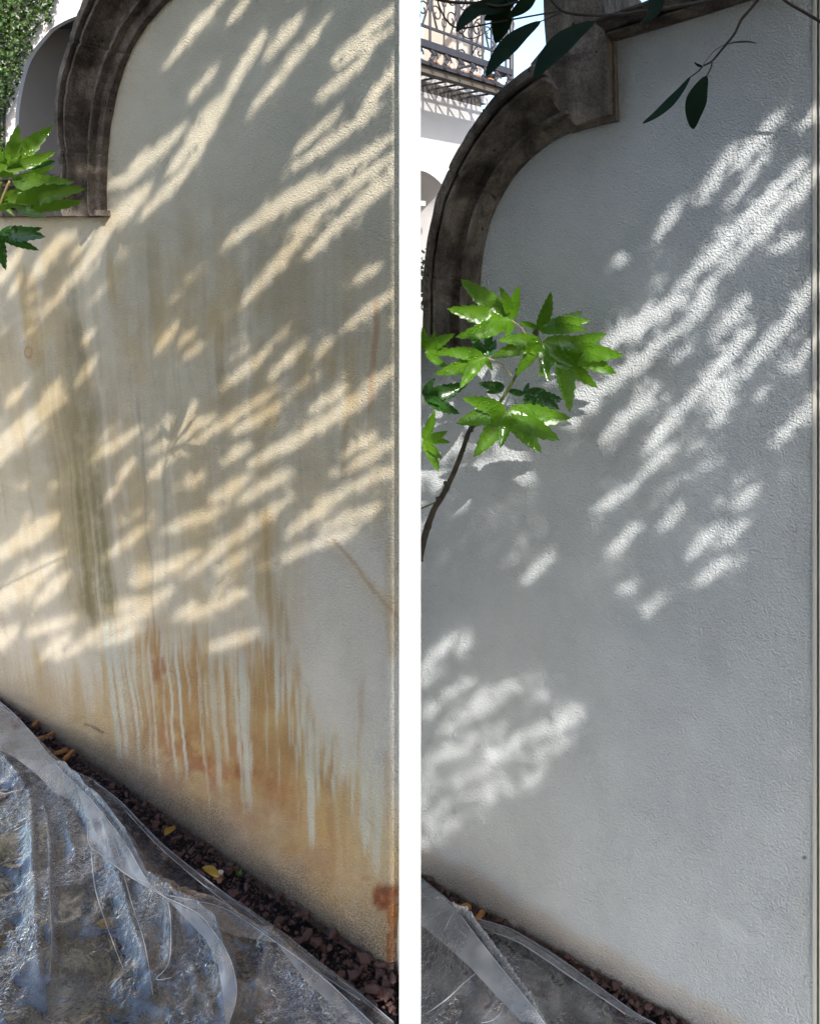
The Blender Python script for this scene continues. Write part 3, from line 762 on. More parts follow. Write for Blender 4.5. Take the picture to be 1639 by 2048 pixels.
Fc = np.concatenate([np.stack([i5, i5 + 1, i5 + 4], 1), np.stack([i5 + 1, i5 + 2, i5 + 4], 1), np.stack([i5 + 2, i5 + 3, i5 + 4], 1), np.stack([i5 + 3, i5, i5 + 4], 1)])
o = mesh_obj('foliage', V, Fc, M['ivy'], iv); o['kind'] = 'stuff'
acc = Acc()
for sx in (-40, 2, 10):
    pts = [at(sx + (20 * math.sin(t * 5 + sx)) * t * .4, 520 - t * (560 - max(sx, 0) * 2.2 + 60), YA - .015) for t in np.linspace(0, 1, 12)]
    acc.add(*tube(pts, np.linspace(.012, .004, 12), 5))
acc.obj('stem', M['bark'], iv)

# ------------------------------------------------------------------ house with the balcony behind the right wall
RZ = 1.6 + (520 - 85) / F * 6.0              # height of the lower balcony rail
pL = at(840, 85, 6.0)
dR = (RZ - 1.6) * F / (520 - 146)
pR = at(1022, 146, dR)
Dh = np.array([pR[0] - pL[0], pR[1] - pL[1], 0]); Lh = np.linalg.norm(Dh); Dh /= Lh
Nh = np.array([Dh[1], -Dh[0], 0.0])           # outward, to the viewer
def H(s, n, z): return np.array([pL[0], pL[1], 0]) + Dh * s + Nh * n + np.array([0, 0, z])
hb = thing('balcony_house', 'white house with terracotta edged iron balcony behind the clean wall', 'house', H(0, -.5, 0))
def hbox(s0, s1, n0, n1, z0, z1):
    c = [H(s0, n0, z0), H(s1, n0, z0), H(s1, n1, z0), H(s0, n1, z0), H(s0, n0, z1), H(s1, n0, z1), H(s1, n1, z1), H(s0, n1, z1)]
    return c, [(0,3,2,1),(4,5,6,7),(0,1,5,4),(1,2,6,5),(2,3,7,6),(3,0,4,7)]
FN = -.48                                      # facade set back behind the rail
# where the facade ends (photo column ~ 972 under the bracket)
sEnd = Lh * 0.80
def hit_h(x, y, n):
    r = ray(x, y); p0 = H(0, n, 0); c = np.array([0, 0, CAMH])
    t = np.dot(p0 - c, Nh) / np.dot(r, Nh); p = c + r * t
    return np.dot(p - H(0, n, 0), Dh), p[2]
sEnd = hit_h(962, 200, FN)[0]
zS = RZ - .215                                  # balcony slab underside
# facade with arched opening at left
ar = smooth_path([hit_h(*p, FN) for p in [(735, 420), (745, 385), (765, 352), (795, 338), (840, 341), (862, 350), (882, 368), (896, 392), (903, 420), (905, 470)]], 4)
V = []; Fc = []
Ka = len(ar)
for s, z in ar: V.append(H(s, FN, z))
for s, z in ar: V.append(H(s, FN, zS))
for i in range(Ka - 1): Fc.append((i, i + 1, Ka + i + 1, Ka + i))
for s, z in ar: V.append(H(s, FN - .5, z))
for i in range(Ka - 1): Fc.append((i, 2 * Ka + i, 2 * Ka + i + 1, i + 1))
b = len(V); se = ar[-1][0]; ze = ar[-1][1]
V += [H(se, FN, 0), H(sEnd, FN, 0), H(sEnd, FN, zS), H(se, FN, zS), H(se, FN, ze), H(se, FN - .5, 0), H(se, FN - .5, ze)]
Fc += [(b, b + 1, b + 2, b + 3), (b, b + 4, b + 6, b + 5)]
b = len(V)
V += [H(sEnd, FN, 0), H(sEnd, FN - 3, 0), H(sEnd, FN - 3, zS), H(sEnd, FN, zS)]
Fc += [(b, b + 1, b + 2, b + 3)]
fixnormals(mesh_obj('facade', V, Fc, M['house'], hb))
V, Fc = hbox(-.55, se + .1, FN - .62, FN - .5, 0, zS - .02); mesh_obj('back_panel', V, Fc, M['door'], hb)
s_, z_ = hit_h(840, 404, FN); 
V, Fc = hbox(-.55, hit_h(868, 404, FN)[0] , FN - .49, FN - .10, hit_h(850, 412, FN - .1)[1], hit_h(850, 402, FN - .1)[1]); mesh_obj('transom', V, Fc, M['beige'], hb)
V, Fc = hbox(-.55, se, FN - .495, FN - .46, hit_h(850, 462, FN - .46)[1] - .01, hit_h(850, 462, FN - .46)[1] + .01); mesh_obj('panel_rail', V, Fc, M['house'], hb)
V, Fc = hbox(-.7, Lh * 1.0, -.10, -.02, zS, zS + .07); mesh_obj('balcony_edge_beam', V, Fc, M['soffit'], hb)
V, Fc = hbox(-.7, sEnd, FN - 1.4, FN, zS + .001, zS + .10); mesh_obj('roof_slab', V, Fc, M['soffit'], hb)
for q in range(14):
    s_ = -.6 + q * .16
    if s_ < Lh - .05:
        V, Fc = hbox(s_, s_ + .015, FN + .002, -.102, zS + .02, zS + .035); mesh_obj('floor_bar', V, Fc, M['iron'], hb)
# terracotta tiles along the slab edge
tv = []; tf = []
for j in range(5):
    for k2 in range(7):
        th = math.pi * k2 / 6
        tv.append((0.075 * math.cos(th), j * .03, 0.05 * math.sin(th)))
        tv.append((0.058 * math.cos(th), j * .03, 0.036 * math.sin(th)))
for j in range(4):
    for k2 in range(6):
        a = (j * 7 + k2) * 2; b2 = a + 2; c2 = a + 14; d2 = c2 + 2
        tf += [(a, b2, d2, c2), (a + 1, c2 + 1, d2 + 1, b2 + 1)]
for k2 in range(6): tf.append((k2 * 2, k2 * 2 + 1, k2 * 2 + 3, k2 * 2 + 2))
tme = bpy.data.meshes.new('roof_tile'); tme.from_pydata(tv, [], tf); tme.materials.append(M['tile']); tme.update()
ang = math.atan2(Dh[1], Dh[0])
s = -.55; first = True
while s < Lh - .02:
    o = bpy.data.objects.new('roof_tile', tme); link(o, hb)
    o.location = Vector(H(s, -.03 + random.uniform(-.02, .015), zS + .075)) - hb.location
    o.rotation_euler = (R(-6 + random.uniform(-3, 3)), random.uniform(-.05, .05), ang + random.uniform(-.05, .05))
    s += .155
# beige pilaster on the terrace seen through the rail
s0 = hit_h(903, 60, -.6)[0]; s1 = hit_h(963, 60, -.6)[0]
V, Fc = hbox(s0, s1, -.95, -.6, zS + .07, RZ + 2.2); mesh_obj('pilaster', V, Fc, M['beige'], hb)
V, Fc = hbox(s0 - .05, s1 + .05, -.97, -.56, zS + .072, RZ + .12); mesh_obj('pilaster_base', V, Fc, M['house'], hb)
V, Fc = hbox(s0 + .12, s0 + .16, -.6, -.585, RZ + .14, RZ + 2.2); mesh_obj('pilaster_moulding', V, Fc, M['house'], hb)

# iron railing
rl = thing('balcony_railing', 'black wrought iron balcony railing with scrolls on the white house', 'railing', H(0, 0, RZ))
def bar(p, q, r=.012, sides=6): return tube([p, (np.array(p) + np.array(q)) / 2, q], r, sides)
V, Fc = hbox(-.7, Lh, -.022, .022, RZ - .028, RZ + .028); mesh_obj('lower_rail', V, Fc, M['iron'], rl)
V, Fc = hbox(-.7, Lh, -.008, .008, RZ + .13, RZ + .15); mesh_obj('middle_rail', V, Fc, M['iron'], rl)
V, Fc = hbox(-.7, Lh, -.025, .025, RZ + .92, RZ + .97); mesh_obj('top_rail', V, Fc, M['iron'], rl)
V, Fc = hbox(-.7, Lh, -.010, .010, zS + .055, zS + .085); mesh_obj('foot_rail', V, Fc, M['iron'], rl)
def scroll(c, r0, turns, start, sgn, axis_s=1.0, n=20):
    pts = []
    for t in np.linspace(0, 1, n):
        r = r0 * (1 - t * .82); th = start + sgn * turns * 2 * math.pi * t
        pts.append(H(c[0] + axis_s * r * math.cos(th), c[2] if len(c) > 2 else 0.0, c[1] + r * math.sin(th)))
    return pts
def scroll_side(s, n, z, r0, turns, start, sgn, k=20):
    return [H(s, n + r0 * (1 - t * .82) * math.cos(start + sgn * turns * 2 * math.pi * t), z + r0 * (1 - t * .82) * math.sin(start + sgn * turns * 2 * math.pi * t)) for t in np.linspace(0, 1, k)]
s = -.60; i = 0
while s < Lh - .05:
    acc = Acc()
    zz = RZ + .15
    acc.add(*bar(H(s, 0, RZ + .03), H(s, 0, RZ + .92), .011))
    for sg in (-1, 1):
        acc.add(*tube(scroll((s + sg * .085, zz + .12), .075, 1.15, math.pi if sg > 0 else 0, -sg), .0065, 5))
        acc.add(*tube(scroll((s + sg * .085, zz + .30), .070, 1.15, math.pi if sg > 0 else 0, sg), .0065, 5))
        acc.add(*tube(scroll((s + sg * .085, zz + .50), .075, 1.15, math.pi if sg > 0 else 0, -sg), .0065, 5))
        acc.add(*tube(scroll((s + sg * .085, zz + .66), .060, 1.15, math.pi if sg > 0 else 0, sg), .0065, 5))
        # leaf-like fan from the post
        acc.add(*tube(smooth_path([H(s, 0, zz + .38), H(s + sg * .02, 0, zz + .28), H(s + sg * .035, 0, zz + .14), H(s + sg * .09, 0, zz)], 4), .009, 5))
    acc.obj('baluster', M['iron'], rl)
    acc = Acc()
    acc.add(*bar(H(s + .18, 0, RZ + .03), H(s + .18, 0, RZ + .92), .008))
    for zc in (.07, .24, .42, .60): acc.add(*tube([H(s + .18 + .028 * math.cos(t), 0, RZ + .15 + zc + .04 * math.sin(t)) for t in np.linspace(0, 2 * math.pi, 9)], .006, 4))
    if s + .18 < Lh: acc.obj('spindle', M['iron'], rl)
    else: pass
    # little S brackets between slab edge and lower rail
    for k2 in (0, .18):
        if s + k2 > Lh: continue
        acc = Acc()
        acc.add(*tube(smooth_path([H(s + k2, .0, RZ - .03), H(s + k2 + .02, .03, RZ - .08), H(s + k2 - .015, .01, RZ - .12), H(s + k2 + .01, .03, RZ - .16)], 5), .015, 5))
        acc.add(*tube([H(s + k2 + .045 + .04 * math.cos(t), 0.01, RZ - .09 + .045 * math.sin(t)) for t in np.linspace(0, 5.0, 10)], .009, 4))
        acc.obj('rail_bracket', M['iron'], rl)
    s += .36
# lattice row hung below the rail whose shadow falls on the white wall
acc = Acc()
s = -1.5
# corner post and return side of the railing
acc = Acc(); acc.add(*bar(H(Lh, 0, zS), H(Lh, 0, RZ + 1.0), .022, 8)); acc.obj('corner_post', M['iron'], rl)
for zz in (RZ, RZ + .14, RZ + .94):
    v, f = bar(H(Lh, 0, zz), H(Lh, -1.1, zz), .012 if zz != RZ else .026); mesh_obj('side_rail', v, f, M['iron'], rl)
for q in range(1, 5):
    acc = Acc(); nn_ = -.22 * q
    acc.add(*bar(H(Lh, nn_, RZ), H(Lh, nn_, RZ + .94), .010))
    for zc in (.25, .5, .75): acc.add(*tube(scroll_side(Lh, nn_ + .09, RZ + zc, .075, 1.15, math.pi, -1), .007, 5))
    acc.obj('side_baluster', M['iron'], rl)
# big scroll bracket under the balcony corner
br = thing('scroll_bracket', 'black curled iron bracket under the balcony corner of the white house', 'bracket', H(sEnd, FN, zS))
acc = Acc()
sb = sEnd + .02
acc.add(*tube(smooth_path([H(sb, FN, zS - .62), H(sb, FN + .01, zS - .3), H(sb + .01, FN + .02, zS - .02)], 5), .024, 6))
acc.obj('bracket_bar', M['iron'], br)
acc = Acc()
acc.add(*tube(smooth_path([H(sb + .01, FN + .05, zS - .45), H(sb + .09, FN + .06, zS - .36), H(sb + .15, FN + .10, zS - .20), H(sb + .30, FN + .2, zS - .08), H(sb + .42, FN + .3, zS - .06)], 6), .02, 6))
acc.add(*tube(scroll((sb + .085, zS - .33, FN + .05), .075, 1.3, 0, 1), .014, 5))
acc.add(*tube(scroll((sb + .40, zS - .13, FN + .28), .07, 1.3, math.pi / 2, -1), .014, 5))
acc.obj('bracket_scroll', M['iron'], br)

# small shrub peeping over the coping beside the divider
sh = thing('shrub', 'small light green shrub peeping out between divider and stone coping', 'shrub', at(838, 900, 3.2) * np.array([1, 1, 0]))
N = 260
c = np.array([at(838, 560, 3.2)]) + rng.normal(size=(N, 3)) * np.array([.035, .05, .05])
V = []; Fc = []
for i in range(N):
    a = rng.normal(size=3); a /= np.linalg.norm(a); b_ = np.cross(a, rng.normal(size=3)); b_ /= np.linalg.norm(b_)
    l = rng.uniform(.012, .02); k0 = len(V)
    V += [c[i] - a * l, c[i] + b_ * l * .45, c[i] + a * l, c[i] - b_ * l * .45]; Fc.append((k0, k0 + 1, k0 + 2, k0 + 3))
o = mesh_obj('foliage', V, Fc, M['ivy'], sh); o['kind'] = 'stuff'
p0 = at(838, 560, 3.2); acc = Acc(); acc.add(*tube([p0 * np.array([1, 1, 0]), p0 * np.array([1, 1, .5]) + np.array([.01, 0, 0]), p0], [.01, .007, .004], 6)); acc.obj('stem', M['bark'], sh)

# ------------------------------------------------------------------ maple twigs
LEAF_PX = []      # leaf outlines, for keeping the sun on them
def maple_leaf(att, tips, d, dt, mat, parent, width=.30, stalk=None):
    """palmate leaf: lobes from the stalk end to each tip, toothed edges, raised mid ribs."""
    c = at(*att, d)
    tips = sorted(tips, key=lambda t: math.atan2(t[1] - att[1], t[0] - att[0]))
    n = len(tips); angs = [math.atan2(t[1] - att[1], t[0] - att[0]) for t in tips]
    # begin after the widest gap
    gaps = [((angs[(i + 1) % n] - angs[i]) % (2 * math.pi)) for i in range(n)]
    st = (int(np.argmax(gaps)) + 1) % n
    tips = tips[st:] + tips[:st]
    T = [at(t[0], t[1], d + (dt[i % len(dt)] if isinstance(dt, (list, tuple)) else dt)) for i, t in enumerate(tips)]
    view = -ray(*att); view /= np.linalg.norm(view)
    V = [c + view * .0]; Fc = []
    def add(p): V.append(p); return len(V) - 1
    sinus = []
    for i in range(n - 1):
        a = T[i] - c; b = T[i + 1] - c
        la, lb = np.linalg.norm(a), np.linalg.norm(b)
        cosg = np.dot(a, b) / la / lb; gap = math.acos(max(-1, min(1, cosg)))
        f = .35 if gap < .8 else .25
        mdir = a / la + b / lb
        nm = np.linalg.norm(mdir)
        mdir = mdir / nm if nm > .2 else np.cross(view, a / la)
        sinus.append(add(c + mdir * f * min(la, lb) - view * .002))
    out = []
    K = 15
    for i in range(n):
        ax = T[i] - c; L = np.linalg.norm(ax); ax /= L
        sd = np.cross(view, ax); sd /= np.linalg.norm(sd)      # towards increasing angle in the picture is -sd or +sd
        if i < n - 1:
            ref = V[sinus[i]] - c
        else:
            ref = -(V[sinus[i - 1]] - c) if n > 1 else sd
        if np.dot(ref, sd) < 0: sd = -sd                       # sd points to the next lobe
        up = np.cross(ax, sd); up = up if np.dot(up, view) > 0 else -up
        axis = [0]; e1 = []; e2 = []
        lf = random.uniform(.06, .30)
        wl = width * .98 * L * random.uniform(.88, 1.1)
        droop = -random.uniform(.02, .10) * L
        bend = random.uniform(-.05, .05) * L
        for j in range(1, K + 1):
            t = j / K
            p = c + ax * L * t + up * (droop * t * t) + sd * bend * math.sin(t * math.pi)
            axis.append(add(p - up * .0022 * math.sin(math.pi * t)))
            if j < K:
                w = wl * .5 * (max(0, math.sin(math.pi * (t * .86 + .14)) ** .85)) * (1 - .25 * t)
                tooth = 1 + (.085 if j % 2 else -.075)
                w *= tooth
                fwd = ax * L * (.030 if j % 2 else -.0)
                lift = up * w * lf
                e1.append(add(p + sd * w + fwd + lift)); e2.append(add(p - sd * w + fwd + lift))
        nxt = sinus[i] if i < n - 1 else None
        prv = sinus[i - 1] if i > 0 else None
        for (edge, sn, flip) in ((e1, nxt, False), (e2, prv, True)):
            # skip edge points nearer the centre than the sinus so neighbouring lobes do not cross
            j0 = 0
            if sn is not None:
                ls = np.dot(V[sn] - c, ax)
                while j0 < len(edge) - 2 and np.dot(V[edge[j0]] - c, ax) < ls * 1.05: j0 += 1
                fc = [(0, axis[1], sn)]
                for j in range(1, j0 + 1): fc.append((axis[j], axis[j + 1], sn))
                fc.append((sn, axis[j0 + 1], edge[j0])) if True else None
            else:
                fc = [(0, axis[1], edge[0])]
            for j in range(j0, len(edge) - 1):
                fc.append((edge[j], axis[j + 1], axis[j + 2], edge[j + 1]))
            fc.append((edge[-1], axis[K - 1], axis[K]))
            Fc += [f[::-1] if flip else f for f in fc]
        LEAF_PX.append((np.array(att), np.array(tips[i]), wl / d * F, d))
    o = mesh_obj('leaf', V, Fc, mat, parent, smooth=True)
    if stalk is not None:
        pts = smooth_path([at(*stalk[0], d + .01)] + [at(*q, d + .004) for q in stalk[1:]] + [c], 5)
        v, f = tube(pts, np.linspace(.0016, .0012, len(pts)), 5)
        b = np.array(parent.location)
        so_ = mesh_obj('leaf_stalk', v, f, M['petiole'], o if False else parent)
    return o

DM = 1.57
mb = thing('maple_branch', 'wet bright green maple twig with seven-lobed leaves before the clean wall', 'branch', at(846, 1090, DM))
tw = [(838, 1120), (843, 1098), (852, 1062), (868, 1018), (884, 992), (905, 950), (924, 902), (938, 862), (952, 848), (985, 822), (1010, 788), (1036, 742), (1058, 700), (1076, 664)]
pts = smooth_path([at(*p, DM + .02) for p in tw], 5)
nT = len(pts); cut = int(nT * .56)
rad = np.interp(np.arange(nT), [0, nT * .25, nT * .6, nT - 1], [.0075, .0062, .0042, .0022]) * (1 + .25 * np.array([1 if i % 11 == 0 else 0 for i in range(nT)]))
v, f = tube(pts[:cut], rad[:cut], 8); mesh_obj('twig', v, f, M['bark'], mb, True)
v, f = tube(pts[cut - 1:], rad[cut - 1:], 8); mesh_obj('green_twig', v, f, M['greenbark'], mb, True)
for (x, y, dx, dy) in ((940, 862, 4, -14), (880, 1000, -9, -5), (893, 968, -6, -4), (852, 1062, 5, 3), (925, 900, 4, 2), (1068, 668, 6, -8), (1036, 742, -5, -4)):
    v, f = tube([at(x, y, DM + .018), at(x + dx * .6, y + dy * .6, DM + .016), at(x + dx, y + dy, DM + .014)], [.006, .005, .0015], 6); mesh_obj('bud', v, f, M['bark'], mb)
v, f = tube([at(875, 1003, DM + .02), at(858, 1010, DM + .02), at(842, 1017, DM + .03)], [.002, .0018, .0016], 6); mesh_obj('side_twig', v, f, M['greenbark'], mb)
ML, MD = M['maple'], M['maple_dark']
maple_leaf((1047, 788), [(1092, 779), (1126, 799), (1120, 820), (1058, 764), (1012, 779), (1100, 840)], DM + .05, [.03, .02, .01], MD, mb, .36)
maple_leaf((1076, 660), [(1101, 583), (1168, 620), (1182, 640), (1036, 643), (1174, 660), (1060, 690)], DM + .02, [.02, -.02, -.03], ML, mb, .30, [(1070, 672), (1074, 664)])
maple_leaf((1022, 640), [(919, 557), (892, 617), (999, 575), (1036, 571), (911, 674), (1010, 675)], DM - .01, [-.04, -.03, .01, .03], ML, mb, .32, [(1056, 680), (1044, 658)])
maple_leaf((1120, 700), [(1246, 711), (1234, 749), (1197, 778), (1139, 826), (1213, 667), (1078, 752), (1060, 705)], DM - .02, [-.03, -.05, -.02, .01], ML, mb, .33, [(1062, 690), (1090, 692)])
maple_leaf((1084, 684), [(996, 681), (981, 716), (1029, 754), (1188, 682), (1150, 735), (1095, 762)], DM - .04, [.02, .0, -.03], ML, mb, .30)
maple_leaf((1012, 824), [(913, 847), (946, 915), (999, 896), (1082, 906), (1119, 881), (1143, 836), (926, 797)], DM - .03, [-.02, -.04, -.05, -.03], ML, mb, .36, [(962, 842), (990, 834)])
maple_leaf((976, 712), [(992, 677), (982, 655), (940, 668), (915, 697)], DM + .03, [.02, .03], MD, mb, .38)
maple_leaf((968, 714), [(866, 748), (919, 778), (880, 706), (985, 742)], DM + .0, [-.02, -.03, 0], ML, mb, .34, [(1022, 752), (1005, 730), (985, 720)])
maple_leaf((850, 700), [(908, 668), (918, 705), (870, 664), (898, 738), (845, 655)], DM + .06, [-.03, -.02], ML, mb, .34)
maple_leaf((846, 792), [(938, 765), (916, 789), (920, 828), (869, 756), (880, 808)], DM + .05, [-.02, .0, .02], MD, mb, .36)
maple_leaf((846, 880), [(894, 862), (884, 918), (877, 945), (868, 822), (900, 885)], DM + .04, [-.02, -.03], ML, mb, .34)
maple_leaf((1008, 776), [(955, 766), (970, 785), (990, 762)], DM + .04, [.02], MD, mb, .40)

DL = 1.15
ml = thing('maple_branch', 'bright green maple leaves leaning in from the left before the stained wall', 'branch', at(-8, 420, DL))
v, f = tube(smooth_path([at(-1500, 1000, DL + .10) , at(-1100, 860, DL + .08), at(-700, 760, DL + .06), at(-320, 690, DL + .04), at(-90, 620, DL + .02), at(-30, 500, DL + .02), at(-6, 400, DL + .02), at(4, 362, DL + .01)], 5), np.linspace(.0042, .0028, 36), 7); mesh_obj('twig', v, f, M['greenbark'], ml, True)
v, f = tube(smooth_path([at(-20, 470, DL + .02), at(4, 400, DL + .01), at(20, 362, DL)], 5), .0018, 6); mesh_obj('leaf_stalk', v, f, M['petiole'], ml, True)
MB = M['maple_bright']
maple_leaf((2, 356), [(108, 250), (37, 248), (-40, 300), (-20, 262)], DL, [.02, -.03, 0], MB, ml, .30)
maple_leaf((8, 340), [(114, 302), (104, 318), (-30, 330)], DL - .02, [.03, .02], MB, ml, .27)
maple_leaf((24, 362), [(146, 364), (112, 330), (70, 345)], DL - .03, [-.02, .01, -.04], MB, ml, .26)
maple_leaf((30, 408), [(167, 379), (168, 402), (90, 432), (-30, 424)], DL - .05, [-.02, .02, -.03], MB, ml, .25)
maple_leaf((-6, 400), [(60, 375), (96, 392), (62, 420), (30, 432)], DL + .01, [.02, 0], MB, ml, .30)
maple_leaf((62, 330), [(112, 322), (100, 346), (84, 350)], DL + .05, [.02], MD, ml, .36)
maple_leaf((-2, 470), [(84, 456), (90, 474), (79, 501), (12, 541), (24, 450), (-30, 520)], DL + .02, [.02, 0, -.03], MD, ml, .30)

# ------------------------------------------------------------------ dark glossy twigs along the top
def blade(base, tip, w, d0, d1, parent, curve=(0, 0), twist=.0, mat=None, n=14, fold=.34):
    """long elliptical leaf between two photo points at distances d0, d1; w = widest photo width"""
    b = at(*base, d0); t = at(*tip, d1)
    mid = at((base[0] + tip[0]) / 2 + curve[0], (base[1] + tip[1]) / 2 + curve[1], (d0 + d1) / 2)
    path = smooth_path([b, b * .25 + mid * .5 + t * .25 if False else (b + mid) / 2 + (mid - (b + t) / 2) * .25, mid, (mid + t) / 2 + (mid - (b + t) / 2) * .25, t], 4)
    n = len(path); V = []; Fc = []
    view = -ray((base[0] + tip[0]) / 2, (base[1] + tip[1]) / 2); view /= np.linalg.norm(view)
    tan = np.gradient(path, axis=0); tan /= np.linalg.norm(tan, axis=1)[:, None]
    W = w / F * (d0 + d1) / 2
    for i, p in enumerate(path):
        s = i / (n - 1)
        wd = .5 * W * max(math.sin(math.pi * min(1, s * .97 + .015)) ** .75 * (1.08 - .35 * abs(s - .45)), .004)
        sd = np.cross(view, tan[i]); sd /= np.linalg.norm(sd)
        sd = sd * math.cos(twist) + view * math.sin(twist); sd /= max(abs(math.cos(twist)), .25)
        V += [p + sd * wd + view * wd * fold, p, p - sd * wd + view * wd * fold * .6]
    for i in range(n - 1):
        a = i * 3
        Fc += [(a, a + 1, a + 4, a + 3), (a + 1, a + 2, a + 5, a + 4)]
    return mesh_obj('leaf', V, Fc, mat or M['laurel'], parent, True)
def stick(parent, name, px, d, r0, r1):
    d = np.broadcast_to(np.asarray(d, float), (len(px),)) if np.ndim(d) == 0 else np.asarray(d)
    p = smooth_path([at(x, y, dd) for (x, y), dd in zip(px, d)], 5)
    v, f = tube(p, np.linspace(r0, r1, len(p)), 7)
    return mesh_obj(name, v, f, M['bark'], parent, True)
D1 = 1.45
tb = thing('evergreen_branch', 'dark glossy long leaves and thin twigs hanging across the top by the balcony', 'branch', at(1100, -40, D1))
stick(tb, 'twig', [(1060, -40), (1099, -2), (1123, 21), (1150, 28), (1181, 30), (1227, 30), (1300, 21), (1380, 8), (1440, -6), (1520, -30)], D1, .0026, .0042)
stick(tb, 'twig', [(872, -15), (877, 10), (886, 30), (897, 46), (912, 55), (938, 55), (983, 46), (1040, 36), (1123, 21)], D1 + .02, .0016, .0018)
stick(tb, 'twig', [(915, 58), (926, 71), (938, 77), (956, 73), (980, 57), (990, 40)], D1 + .03, .0011, .0010)
stick(tb, 'twig', [(843, -10), (900, 4), (960, 6), (1000, 12), (1060, -4)], D1 + .01, .0035, .0020)
blade((1080, 43), (972, 152), 34, D1, D1 - .05, tb, (-10, -6), .25)
blade((1188, 43), (1068, 157), 40, D1 - .02, D1 - .08, tb, (-12, -8), .1)
blade((990, -2), (912, 64), 26, D1 + .02, D1 - .02, tb, (-8, -6), .2)
blade((1010, 0), (991, 86), 38, D1 + .01, D1 + .04, tb, (2, 0), .0)
blade((1050, -20), (935, 22), 36, D1 + .03, D1, tb, (0, 6), .1)
blade((1075, -25), (1015, 34), 26, D1 - .01, D1, tb, (4, 4), .3)
blade((1040, -18), (968, 40), 30, D1 + .05, D1 + .02, tb, (-2, 4), .1)
blade((1324, -18), (1281, 46), 20, D1 - .03, D1 - .05, tb, (8, 4), .1)
blade((1335, -30), (1296, 20), 22, D1 + .0, D1 - .02, tb, (-4, 0), .1)
stick(tb, 'leaf_stalk', [(1080, 43), (1096, 36), (1123, 24)], D1, .0012, .0014)
stick(tb, 'leaf_stalk', [(1188, 43), (1200, 36), (1215, 30)], D1 - .01, .0013, .0015)

def dwall(x, y, off):            # distance of a point hanging 'off' in front of the right wall
    u, z = WB.hit(x, y, off); return float(WB.pt(np.array(u), np.array(z), np.array(off))[1])
th = thing('evergreen_branch', 'thin drooping twig with three dark narrow leaves close to the clean wall', 'branch', at(1514, -20, dwall(1514, 0, .12)))
o1 = .10
stick(th, 'twig', [(1545, -40), (1514, 0), (1496, 22), (1481, 40), (1468, 67), (1449, 91), (1436, 107), (1422, 123), (1406, 131)], [dwall(x, y, .16) for x, y in [(1545, -40), (1514, 0), (1496, 22), (1481, 40), (1468, 67), (1449, 91), (1436, 107), (1422, 123), (1406, 131)]], .0030, .0017)
dd_ = dwall(1410, 140, .15)
stick(th, 'leaf_stalk', [(1404, 132), (1395, 143), (1378, 155)], dd_, .0016, .0012)
blade((1380, 153), (1284, 247), 17, dd_, dd_ - .04, th, (3, 8), .5)
stick(th, 'leaf_stalk', [(1423, 125), (1420, 137), (1411, 154)], dd_, .0015, .0012)
blade((1412, 152), (1385, 258), 37, dd_, dd_ - .02, th, (-8, 0), .0)
px = [(1405, 130), (1415, 117), (1428, 102), (1442, 93), (1455, 88), (1472, 84), (1489, 83), (1502, 84), (1512, 88)]
p = [at(x, y, dwall(x, y, .13 - .085 * i / 8)) for i, (x, y) in enumerate(px)]
p = smooth_path(p, 3)
V = []; Fc = []
for i, q in enumerate(p):
    s = i / (len(p) - 1); w = .038 * math.sin(math.pi * max(0, (s - .2) / .8)) + .0012 if s > .2 else .0012
    side = WB.N * .75 + np.array([0, 0, -.25])
    V += [q + side * w, q + np.array([0, 0, .0016]), q - side * w * .6]
for i in range(len(p) - 1): Fc += [(i*3, i*3+1, i*3+4, i*3+3), (i*3+1, i*3+2, i*3+5, i*3+4)]
mesh_obj('leaf', V, Fc, M['laurel'], th, True)
blade((1406, 132), (1387, 124), 5, dd_, dd_, th, (0, 3), .0)
tr2 = thing('bare_twig', 'thin bare dark twig crossing the top right corner', 'twig', at(1567, 0, 1.3))
stick(tr2, 'twig', [(1520, -40), (1567, 0), (1603, 22), (1639, 43), (1680, 66)], 1.3, .0024, .0030)

# ------------------------------------------------------------------ gravel strip along both walls
gb = thing('gravel_bed', 'loose red-brown crushed stone and mulch strip along the foot of both walls', 'gravel', (-.3, 2.0, 0))
def stone_mesh(seed, flat):
    r = np.random.default_rng(seed)
    bm = bmesh.new(); bmesh.ops.create_icosphere(bm, subdivisions=1, radius=1.0)
    dirs = r.normal(size=(9, 3)); dirs /= np.linalg.norm(dirs, axis=1)[:, None]; lim = r.uniform(.38, .72, 9)
    sc = np.array([1.0, r.uniform(.6, .85), flat])
    for v in bm.verts:
        p = np.array(v.co)
        for d_, l_ in zip(dirs, lim):
            k_ = p @ d_
            if k_ > l_: p = p - d_ * (k_ - l_)
        v.co = p * sc * (1 + r.normal() * .03)
    me = bpy.data.meshes.new('stone'); bm.to_mesh(me); bm.free(); me.materials.append(M['gravel']); return me
smeshes = [stone_mesh(700 + i, random.uniform(.35, .65)) for i in range(9)]
sv = []
for me in smeshes:
    a = np.zeros(len(me.vertices) * 3); me.vertices.foreach_get('co', a)
    sv.append((a.reshape(-1, 3), np.array([list(p.vertices) for p in me.polygons])))
cand = []
for W, ua, ub, n in ((WA, -.5, WA.L + .02, 2300), (WB, .0, WB.L * 1.25, 1300)):
    for i in range(n):
        u = random.uniform(ua, ub); d = random.uniform(.0, .34)
        big = random.random() ** 2.2
        sz = .0065 + .0155 * big
        if W is WA: sz *= np.interp(u, [0, .9, W.L], [.75, .8, 1.2])
        else: sz *= .8
        p = W.pt(np.array(u), np.array(0.0), np.array(d + .004))
        if abs(p[0]) < FIN_H + .012 and p[1] > FIN_Y: continue
        cand.append((sz / p[1], sz, p))
cand.sort(key=lambda c: -c[0])
vis = []
